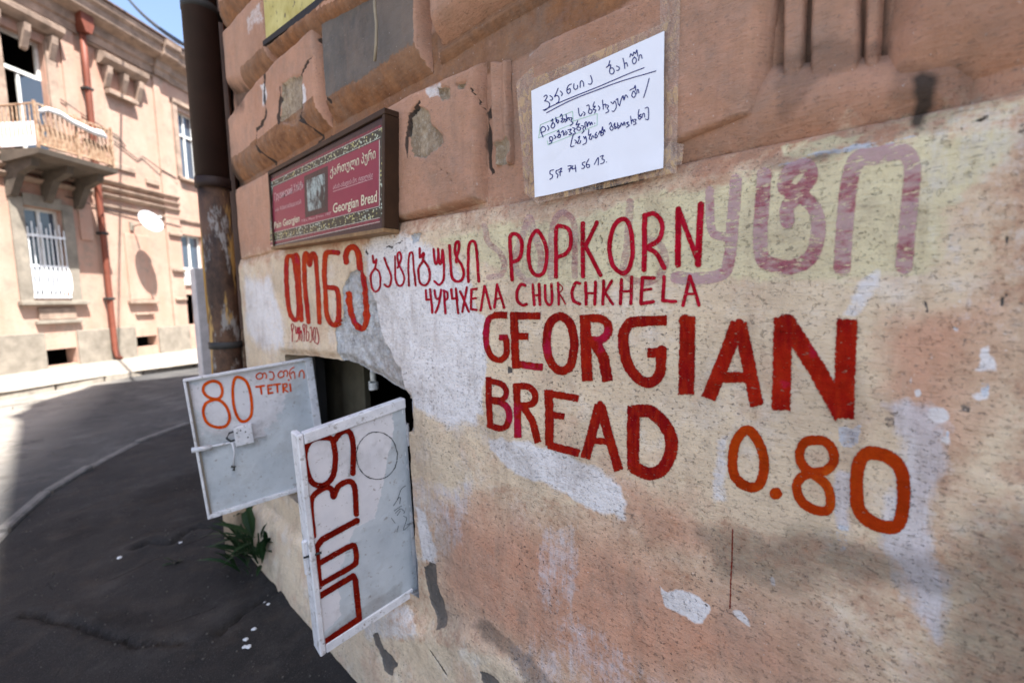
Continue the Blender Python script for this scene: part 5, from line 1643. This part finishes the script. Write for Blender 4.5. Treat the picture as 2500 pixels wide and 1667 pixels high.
def pquad(name, pts, mat, off, parent):
    P = [(FG[0] + p[0] / FG[2], FG[1] + p[1] / FG[2]) for p in pts]
    m = MB(); m.bm.faces.new([m.bm.verts.new(on_wall(*p, PX_ - off)) for p in P])
    return m.build(name, mat, parent)


M_PURP = simple('dark_printed_margin', (0.035, 0.016, 0.022), .35)
M_MAROON = simple('maroon_print', (0.22, 0.018, 0.05), .32, var=.08, scale=3, bumpd=0)
M_REDS = simple('red_print_strip', (0.20, 0.02, 0.045), .35, scale=90, var=.4)
n = NT('printed_ornament_band')
v1 = n.ramp(n.voro(95, 'F1', stretch=(1, 1, 1.2)), .34, .42)
msk = n.ramp(n.noise(26, 2, .5), .40, .46)
c = n.mix(n.math('MULTIPLY', n.math('SUBTRACT', 1.0, v1), msk), (0.02, 0.026, 0.018), n.mix(n.ramp(n.noise(40, 2, .5, off=4), .4, .6), (0.42, 0.40, 0.16), (0.40, 0.48, 0.42)))
M_BAND = n.done(c, .35)
n = NT('old_photo_print')
a_ = n.noise(26, 5, .75, stretch=(1, 1, .55)); c = n.mix(n.ramp(a_, .46, .60), (0.02, 0.022, 0.024), (0.30, 0.38, 0.37))
c = n.mix(n.ramp(n.noise(60, 4, .6, off=5), .55, .7), c, (0.01, 0.01, 0.012)); M_PHOTO = n.done(c, .35)
M_CREAM = simple('cream_print', (0.62, 0.58, 0.42), .4, var=.05)
M_DIM = simple('dim_pinkish_print', (0.56, 0.36, 0.36), .4, var=.05)
M_PALE = simple('pale_line_print', (0.50, 0.52, 0.46), .4, var=.05)
pn = slab('printed_panel', [tl - up + [-.008, -.001], tr - up + [.013, -.001], br_ + [.013, .0125], bl_ + [-.008, .0125]], PX_, PX_ + .01, M_PURP, sg)
pquad('red_strip', [(160, 795), (1185, 285), (1200, 305), (160, 818)], M_REDS, .0004, pn)
pquad('red_strip', [(150, 1385), (1178, 1152), (1178, 1200), (150, 1408)], M_REDS, .0004, pn)
pquad('ornament_band', [(160, 822), (1212, 308), (1212, 405), (160, 872)], M_BAND, .0006, pn)
pquad('ornament_band', [(150, 1305), (1212, 1046), (1212, 1140), (150, 1372)], M_BAND, .0006, pn)
pquad('ornament_band', [(1178, 421), (1212, 405), (1212, 1046), (1178, 1054)], M_BAND, .0006, pn)
pquad('ornament_band', [(150, 880), (176, 866), (176, 1297), (150, 1303)], M_BAND, .0006, pn)
pquad('maroon_field', [(177, 870), (1177, 420), (1177, 1040), (177, 1295)], M_MAROON, .0008, pn)
for a_, b_ in (((160, 1298), (1177, 1043)), ((160, 1376), (1177, 1150)), ((160, 1415), (1177, 1187)), ((160, 868), (1177, 404)), ((160, 820), (1200, 306))):
    pquad('printed_line', [a_, b_, (b_[0], b_[1] + 5), (a_[0], a_[1] + 4)], M_PALE, .0011, pn)
pquad('printed_line', [(1168, 430), (1174, 427), (1174, 1040), (1168, 1042)], M_PALE, .0011, pn)
pquad('printed_line', [(1206, 300), (1212, 297), (1212, 1165), (1206, 1167)], M_PALE, .0011, pn)
pquad('picture_border', [(468, 768), (690, 668), (690, 1098), (478, 1155)], M_PURP, .0011, pn)
pquad('picture', [(492, 805), (662, 735), (666, 1052), (500, 1098)], M_PHOTO, .0014, pn)


def print_text(body, frame, p0, p1, capx, mapper, mat, parent, name='printed_text', bold=0.0, shear=0.0):
    cu = bpy.data.curves.new(name, 'FONT'); cu.body = body; cu.size = 1.0; cu.offset = bold; cu.shear = shear
    cu.resolution_u = 3
    ob = bpy.data.objects.new(name, cu); C.objects.link(ob)
    bpy.context.view_layer.update()
    dg = bpy.context.evaluated_depsgraph_get()
    me = bpy.data.meshes.new_from_object(ob.evaluated_get(dg))
    C.objects.unlink(ob); bpy.data.objects.remove(ob)
    V = np.array([v.co[:] for v in me.vertices])
    w0, w1 = V[:, 0].min(), V[:, 0].max()
    p0 = np.array(p0, float); p1 = np.array(p1, float)
    t = (V[:, 0] - w0) / (w1 - w0)
    up_ = np.stack([0 * t, -V[:, 1] / 0.72 * (capx[0] + (capx[1] - capx[0]) * t)], 1)
    P = p0 + (p1 - p0) * t[:, None] + up_
    P = np.array([frame[0], frame[1]]) + P / frame[2]
    X = mapper(P)
    me.vertices.foreach_set('co', X.astype(np.float32).ravel()); me.update()
    me.materials.clear(); me.materials.append(mat)
    o = bpy.data.objects.new(name, me); C.objects.link(o); o.parent = parent
    return o


def map_sign(P):
    q = WV(P, PX_ - .0018)
    return np.stack([np.full(len(q), PX_ - .0018), q[:, 0], q[:, 1]], 1)


print_text('Georgian Bread', FG, (738, 1110), (1148, 1003), (88, 108), map_sign, M_CREAM, pn, bold=.012)
print_text('\u10e5\u10d0\u10e0\u10d7\u10e3\u10da\u10d8 \u10de\u10e3\u10e0\u10d8', FG, (712, 768), (1135, 598), (78, 96), map_sign, M_CREAM, pn, bold=.008)
print_text('\u10d0\u10d1\u10d0\u10e1-\u10d0\u10d1\u10d0\u10d3\u10d8\u10e1 \u10db\u10dd. \u10e2\u10e4\u10d8\u10da\u10d8\u10e1\u10d8', FG, (738, 890), (1110, 778), (44, 50), map_sign, M_DIM, pn, shear=.2)
pquad('printed_line', [(738, 908), (1110, 786), (1110, 791), (738, 913)], M_DIM, .0014, pn)
print_text('\u0413\u0440\u0443\u0437\u0438\u043d\u0441\u043a\u0438\u0439 \u0425\u043b\u0463\u0431\u044a', FG, (190, 995), (462, 885), (66, 86), map_sign, M_DIM, pn, bold=.01)
print_text('\u043d\u0430 \u0410\u0431\u0430\u0441\u0430\u0431\u0430\u0434\u0441\u043a\u043e\u0439', FG, (200, 1098), (440, 1022), (36, 40), map_sign, M_DIM, pn)
print_text('Pain Georgien', FG, (190, 1256), (425, 1190), (62, 70), map_sign, M_CREAM, pn, bold=.012)
print_text('Tiflis, Place Erivan, 1907', FG, (440, 1198), (722, 1122), (24, 26), map_sign, M_DIM, pn)

# ------------------------------------------------------------------ the taped note
nt_ = thing('paper_note', 'white paper note with blue Georgian handwriting taped above the yellow wall', 'note')
PXN = .7405
n = NT('white_note_paper')
pb2 = n.bump(n.noise(6, 3, .5, dist=.6), .5, .012)
n.b.inputs['Subsurface Weight'].default_value = 0.0
M_PAPER = n.done((0.76, 0.78, 0.85), .65, n.bump(n.noise(300, 2, .5), .15, .0006, pb2))
q4 = [np.array(W(*p, PXN)) for p in ((1298, 223), (1623, 77), (1621, 411), (1308, 483))]


def note_x(s, t):
    return PXN - .0010 - .0018 * np.sin(s * 7 + t * 3) * (.3 + t) * .6 + .0022 * fbm(s * 5, t * 4, 3, 3) - .003 * np.exp(-((s - 0.03) / .05) ** 2) * t ** 3 - .004 * sstep(.82, 1, t) * s ** 2 * .5


def note_pt(s, t, off=0.0):
    p = (np.outer((1 - s) * (1 - t), q4[0]) if False else 0)
    Y = (1 - s) * (1 - t) * q4[0][0] + s * (1 - t) * q4[1][0] + s * t * q4[2][0] + (1 - s) * t * q4[3][0]
    Z_ = (1 - s) * (1 - t) * q4[0][1] + s * (1 - t) * q4[1][1] + s * t * q4[2][1] + (1 - s) * t * q4[3][1]
    return np.stack([note_x(s, t) - off, Y, Z_], 1)


V, T = grid(np.linspace(0, 1, 60), np.linspace(0, 1, 46))
paper = new_mesh('sheet', note_pt(V[:, 0], V[:, 1]), T, M_PAPER, nt_, True)


def map_note(P):
    q = WV(P, PXN - .001)
    # bilinear inverse is close to affine here
    ex = q4[1] - q4[0]; ey = q4[3] - q4[0]
    M_ = np.linalg.inv(np.stack([ex, ey], 1))
    st_ = (q - q4[0]) @ M_.T
    X = note_x(st_[:, 0], st_[:, 1]) - .0006
    return np.stack([X, q[:, 0], q[:, 1]], 1)


FNt = (1240, 60, 3.7333)
INK = {
 'heading': [[(333, 662), (352, 647), (362, 662), (345, 695), (340, 700), (365, 705), (385, 725), (378, 755), (345, 785), (328, 782)], [(388, 652), (412, 672), (405, 693), (392, 692)],
   [(462, 585), (445, 630), (430, 662), (452, 650), (470, 670), (466, 708), (448, 722)], [(482, 610), (500, 632), (492, 652)], [(582, 545), (555, 560), (540, 600), (550, 632), (570, 618), (568, 588), (545, 600)],
   [(605, 545), (603, 580), (618, 595), (636, 580), (636, 558)], [(660, 575), (662, 530), (675, 515), (690, 535), (692, 565)], [(755, 468), (768, 518), (755, 545), (735, 543)],
   [(930, 335), (918, 375), (898, 393)], [(915, 380), (938, 372), (926, 420), (930, 445), (952, 452), (968, 428), (955, 398), (930, 402)], [(990, 380), (1015, 395), (1008, 418), (992, 420)],
   [(1050, 310), (1062, 365), (1065, 402)], [(1065, 362), (1080, 350), (1092, 382)], [(1113, 298), (1122, 270), (1140, 288), (1150, 255), (1165, 268), (1176, 235), (1186, 292)],
   [(1155, 298), (1135, 330), (1148, 362), (1170, 342), (1168, 312), (1152, 302)], [(1192, 332), (1200, 290), (1215, 280), (1225, 312)]],
 'underline': [[(330, 785), (480, 712), (800, 577), (1100, 450), (1243, 397)], [(358, 808), (560, 702), (800, 602), (1050, 512), (1352, 428)]],
 'text_line': [[(325, 1030), (308, 985), (305, 955), (325, 933), (348, 950), (340, 975), (305, 990)], [(366, 925), (378, 950), (368, 968)], [(398, 885), (412, 865), (412, 900), (396, 930), (412, 948), (430, 928), (424, 903), (404, 906)],
   [(443, 890), (440, 850), (455, 902), (467, 880), (448, 872)], [(478, 842), (492, 820), (500, 868), (485, 888), (505, 892), (516, 868), (490, 860)], [(518, 862), (532, 875), (522, 892)], [(532, 820), (540, 880)], [(540, 868), (552, 850), (562, 872)],
   [(560, 852), (585, 855), (575, 880), (592, 900), (568, 922)], [(643, 765), (648, 818), (662, 836), (678, 812)], [(688, 797), (702, 812), (692, 832)], [(718, 742), (736, 735), (740, 768), (733, 803), (755, 812), (766, 785), (742, 770)],
   [(786, 708), (775, 748), (796, 745), (775, 776), (800, 780), (788, 808)], [(822, 742), (836, 762), (826, 782)], [(860, 690), (868, 772)], [(868, 738), (885, 725), (892, 757)], [(898, 732), (916, 745), (904, 765), (918, 790), (890, 808)],
   [(938, 707), (958, 722), (970, 700), (985, 722), (986, 760), (965, 792), (948, 790)], [(985, 690), (1000, 678), (1004, 720), (1018, 742)], [(1018, 742), (1028, 700), (1042, 660)], [(1040, 672), (1050, 650), (1058, 690), (1070, 650), (1080, 645), (1092, 667)],
   [(1112, 602), (1130, 590), (1150, 582), (1160, 558), (1166, 602)], [(1142, 610), (1130, 650), (1150, 667), (1166, 640), (1150, 608)], [(1174, 632), (1180, 600), (1190, 598), (1196, 627)], [(1290, 495), (1265, 590), (1240, 668)]],
 'text_line.2': [[(380, 1092), (405, 1075), (386, 1050), (384, 1030), (405, 1028), (412, 1055), (384, 1066)], [(424, 1012), (440, 1030), (428, 1042)], [(453, 982), (467, 970), (468, 1010), (453, 1027), (475, 1032), (482, 1008), (460, 1005)],
   [(488, 987), (505, 970), (510, 1012), (525, 985)], [(528, 972), (541, 990), (530, 1007)], [(548, 962), (576, 955), (564, 980), (582, 996), (558, 1007)], [(588, 942), (611, 950), (600, 970), (613, 990), (592, 1007)],
   [(636, 878), (620, 916), (650, 905), (625, 948), (648, 966), (662, 942), (636, 935)], [(668, 922), (691, 930), (680, 950), (691, 970), (672, 992)], [(705, 952), (700, 900), (715, 890), (720, 932), (732, 896), (742, 890), (748, 917), (760, 890), (768, 912)], [(788, 900), (789, 901)],
   [(595, 998), (580, 1060), (572, 1113), (602, 1108)], [(608, 1052), (622, 1064), (616, 1082)], [(638, 1032), (652, 1020), (642, 1060), (630, 1082), (655, 1082), (662, 1058)], [(688, 1022), (700, 1042), (706, 1020), (716, 1052), (710, 1082), (682, 1096)],
   [(735, 958), (735, 1010), (756, 998), (740, 1040), (760, 1047), (766, 1020)], [(773, 1012), (784, 1032)], [(806, 983), (794, 1010), (800, 1037), (816, 1020), (803, 1005)], [(825, 1002), (840, 970), (848, 995), (861, 935), (866, 965)], [(858, 985), (846, 1000), (852, 1015), (872, 1000), (862, 986)], [(868, 992), (878, 960), (886, 977)],
   [(923, 912), (936, 895), (945, 922), (929, 945), (945, 967), (961, 950), (950, 928)], [(965, 922), (976, 900), (975, 950), (991, 940), (975, 928)], [(1000, 898), (1005, 950), (1021, 930), (1003, 918)], [(1028, 932), (1035, 900), (1050, 922), (1060, 890), (1070, 922)],
   [(1078, 902), (1099, 890), (1090, 910), (1109, 920), (1083, 940)], [(1119, 838), (1130, 907)], [(1130, 884), (1141, 868), (1148, 892)], [(1153, 867), (1171, 870), (1161, 890), (1171, 905), (1148, 917)], [(1196, 778), (1190, 830), (1216, 820), (1190, 850), (1205, 867), (1216, 845), (1193, 840)],
   [(1224, 852), (1230, 820), (1245, 815), (1249, 847)], [(1253, 766), (1281, 762), (1283, 863), (1256, 866)]],
 'phone_number': [[(417, 1325), (388, 1335), (385, 1362), (406, 1372), (404, 1396), (383, 1413)], [(457, 1328), (440, 1335), (440, 1356), (456, 1370), (449, 1397)], [(461, 1327), (489, 1310), (476, 1345), (475, 1377)], [(464, 1347), (492, 1340)],
   [(546, 1292), (576, 1288), (566, 1315), (557, 1342)], [(549, 1319), (581, 1308)], [(591, 1288), (585, 1317), (618, 1308)], [(612, 1283), (618, 1342)], [(702, 1254), (680, 1262), (680, 1280), (698, 1290), (691, 1311), (673, 1313)],
   [(737, 1228), (715, 1270), (720, 1302), (741, 1300), (743, 1280), (722, 1277)], [(789, 1276), (825, 1215), (826, 1282)], [(844, 1206), (872, 1196), (860, 1225), (881, 1236), (876, 1262), (848, 1272)], [(903, 1255), (904, 1256)]],
}
for nm, ln in INK.items():
    for k in range(0, len(ln), 200):
        wd_ = 8.6 if nm != 'underline' else 8.6
        letter(nm.split('.')[0], FNt, [(wd_, p, 's') for p in ln], map_note, M_INKB, paper, .75, .12)
letter('green_box', FNt, [(6, [(285, 1037), (300, 918), (590, 793), (592, 905), (285, 1037)], 'l'), (6, [(370, 1102), (362, 1060)], 'l'), (6, [(592, 882), (812, 812), (810, 915), (370, 1100)], 'l')], lambda P: map_note(P) + np.array([.0002, 0, 0]), M_GRN, paper, 1.0, .1)
# clear tape round the note
n = NT('wrinkled_clear_tape')
gl = n.noise(1.0, 5, .7, stretch=(60, 34, 20), dist=2.0)
al = n.ramp(gl, .40, .60, .15, .62)
M_TAPE = n.done(n.mix(n.ramp(gl, .45, .6), (0.52, 0.42, 0.36), (0.62, 0.42, 0.22)), .16, n.bump(gl, 1.0, .006), alpha=al, spec=.6)
for k_, poly in enumerate([[(1258, 200), (1300, 160), (1312, 500), (1278, 470)], [(1300, 190), (1630, 50), (1630, 92), (1300, 238)], [(1610, -20), (1660, -40), (1650, 425), (1610, 415)], [(1300, 465), (1640, 392), (1650, 420), (1306, 497)], [(1610, 340), (1668, 352), (1664, 402), (1612, 408)]]):
    P = [np.array(W(*p, PXN)) for p in poly]
    Vt, Tt = grid(np.linspace(0, 1, 14), np.linspace(0, 1, 14))
    s_, t_ = Vt[:, 0], Vt[:, 1]
    q = ((1 - s_) * (1 - t_))[:, None] * P[0] + (s_ * (1 - t_))[:, None] * P[1] + (s_ * t_)[:, None] * P[2] + ((1 - s_) * t_)[:, None] * P[3]
    X = PXN + .0035 - .0004 * k_ - .003 * fbm(q[:, 0] * 30, q[:, 1] * 30, k_, 3)
    new_mesh('tape_strip', np.stack([X, q[:, 0], q[:, 1]], 1), Tt, M_TAPE, nt_, True)

# ------------------------------------------------------------------ yellow board in the upper corner
yb = thing('yellow_board', 'yellow painted board with a black lower edge high on the corner wall', 'board')
n = NT('flaking_yellow_paint')
c = n.mix(n.ramp(n.noise(12, 5, .6), .35, .65), (0.40, 0.33, 0.09), (0.56, 0.50, 0.20)); c = n.mix(n.ramp(n.noise(30, 3, .6, off=3), .62, .68), c, (0.12, 0.09, 0.05))
M_YEL = n.done(c, .6)
P = [W(*p, .742) for p in ((658, -60), (660, 108), (800, -28), (800, -60))]
def yslab(name, pts, x0, x1, mat):
    m = MB(); m.prism([tuple(p) for p in pts], x0, x1, 'x'); return m.build(name, mat, yb)
yslab('panel', [(2.085, Zr(1.065)), (1.45, Zr(.985)), (1.45, Zr(1.5)), (2.085, Zr(1.6))], .735, .75, M_YEL)
yslab('black_edge', [(2.09, Zr(1.050)), (1.45, Zr(.955)), (1.45, Zr(.985)), (2.09, Zr(1.068))], .722, .752, M_BLACK)
# loose wire hanging over the grey panel
lw = MB(); pts = [on_wall(*p, .700) for p in ((912, -60), (915, 20), (919, 60), (918, 110), (915, 150))]
lw.tube([tuple(p) for p in pts], .0042, 6)
tag(lw.build('hanging_wire', simple('dusty_beige_cable', (0.32, 0.27, 0.19), .7), None, True), 'thin beige wire hanging over the grey cement panel', 'wire')

# ------------------------------------------------------------------ weeds and litter
wd = thing('weed', 'leafy dark green weed growing in the gap by the wall corner', 'plant', 'weeds at the foot of the wall')
base = on_ground(628, 1395)
lm = bmesh.new()
prof = [(0, .1), (.15, .55), (.4, 1.0), (.7, .75), (1.0, 0)]
L_, Rr = [], []
for t, w_ in prof:
    z_ = .30 * t - .33 * t * t; L_.append(lm.verts.new((t, -.12 * w_, z_ + .02 * w_))); Rr.append((lm.verts.new((t, 0, z_)), lm.verts.new((t, .12 * w_, z_ + .02 * w_))))
for i in range(len(prof) - 1):
    lm.faces.new([L_[i], L_[i + 1], Rr[i + 1][0], Rr[i][0]]); lm.faces.new([Rr[i][0], Rr[i + 1][0], Rr[i + 1][1], Rr[i][1]])
leaf = bpy.data.meshes.new('leaf'); lm.to_mesh(leaf); lm.free(); leaf.materials.append(M_LEAF)
lr = random.Random(9)
def leaves(parent, cx_, cy_, n_, r_, h_, lo=.10, hi=.24, zb=0.0):
    for k in range(n_):
        o = bpy.data.objects.new('leaf', leaf); C.objects.link(o); o.parent = parent
        a = lr.uniform(0, 2 * math.pi); s = lr.uniform(lo, hi); r = lr.random() ** .6 * r_
        o.location = (cx_ + math.cos(a) * r, cy_ + math.sin(a) * r, zb + lr.uniform(0, h_))
        o.rotation_euler = (lr.uniform(-.4, .4), lr.uniform(-1.1, -.1), a + lr.uniform(-.9, .9)); o.scale = (s, s * lr.uniform(.5, 1.05), s)
leaves(wd, .70, 2.58, 90, .14, .18)
stm = MB()
for k in range(7):
    a = lr.uniform(0, 6.28); stm.tube([(.70, 2.58, 0), (.70 + .05 * math.cos(a), 2.58 + .05 * math.sin(a), .12), (.70 + .1 * math.cos(a), 2.58 + .1 * math.sin(a), .24)], .004, 5)
stm.build('stems', M_LEAF, wd)
w2 = thing('weed', 'taller weed standing in the dark gap behind the bakery corner', 'plant', 'weeds at the foot of the wall')
leaves(w2, .735, 2.86, 40, .05, .42, .08, .18)
w3 = thing('weed', 'tiny grass tuft in the pavement crack', 'plant', 'weeds at the foot of the wall')
gg = on_ground(428, 1373); leaves(w3, gg[0], gg[1], 9, .025, .01, .03, .06)
M_LIT = simple('white_litter', (0.62, 0.64, 0.66), .7, var=.1)
M_PEB = simple('pale_pebble', (0.09, 0.08, 0.072), .9)
def scrap(px, py, s, label, mat=M_LIT, flat=.35):
    g_ = on_ground(px, py); m = bmesh.new(); bmesh.ops.create_icosphere(m, subdivisions=1, radius=1)
    for v in m.verts: v.co = Vector((v.co.x * s * lr.uniform(.6, 1.3), v.co.y * s * lr.uniform(.6, 1.3), v.co.z * s * flat))
    me = bpy.data.meshes.new('paper_scrap'); m.to_mesh(me); m.free(); me.materials.append(mat)
    o = bpy.data.objects.new('paper_scrap', me); C.objects.link(o); o.location = (g_[0], g_[1], float(h_ground(np.array([[g_[0], g_[1]]]))[0]) + s * flat * .4)
    tag(o, label, 'litter', 'litter scraps on the pavement'); return o
scrap(292, 1363, .017, 'small white scrap near the long crack in the pavement')
scrap(441, 1329, .010, 'white crumb lying beside the pavement crack')
scrap(600, 1560, .012, 'white scrap lowest on the dark pavement by the door')
scrap(607, 1578, .013, 'elongated white scrap in front of the hatch leaf')
scrap(597, 1580, .010, 'white crumb touching the elongated scrap')
scrap(620, 1535, .012, 'greyish scrap just above the elongated scrap')
scrap(655, 1480, .009, 'greyish scrap right of the pair of white crumbs')
scrap(646, 1470, .007, 'right one of a pair of white crumbs')
scrap(637, 1474, .006, 'left one of a pair of white crumbs')
bm2 = bmesh.new()
for k in range(420):
    x_ = lr.uniform(-.5, .75); y_ = .9 + lr.random() ** 1.3 * 4.2; s = lr.uniform(.0015, .006)
    if x_ > .72 and y_ < 2.7: continue
    r_ = bmesh.ops.create_icosphere(bm2, subdivisions=1, radius=s)
    hz = float(h_ground(np.array([[x_, y_]]))[0])
    for v in r_['verts']: v.co = v.co * lr.uniform(.7, 1.2) + Vector((x_, y_, hz + s * .3))
me = bpy.data.meshes.new('grit'); bm2.to_mesh(me); bm2.free(); me.materials.append(M_PEB)
go = bpy.data.objects.new('grit', me); C.objects.link(go); tag(go, 'loose grit scattered over the dark pavement', 'grit'); go['kind'] = 'stuff'
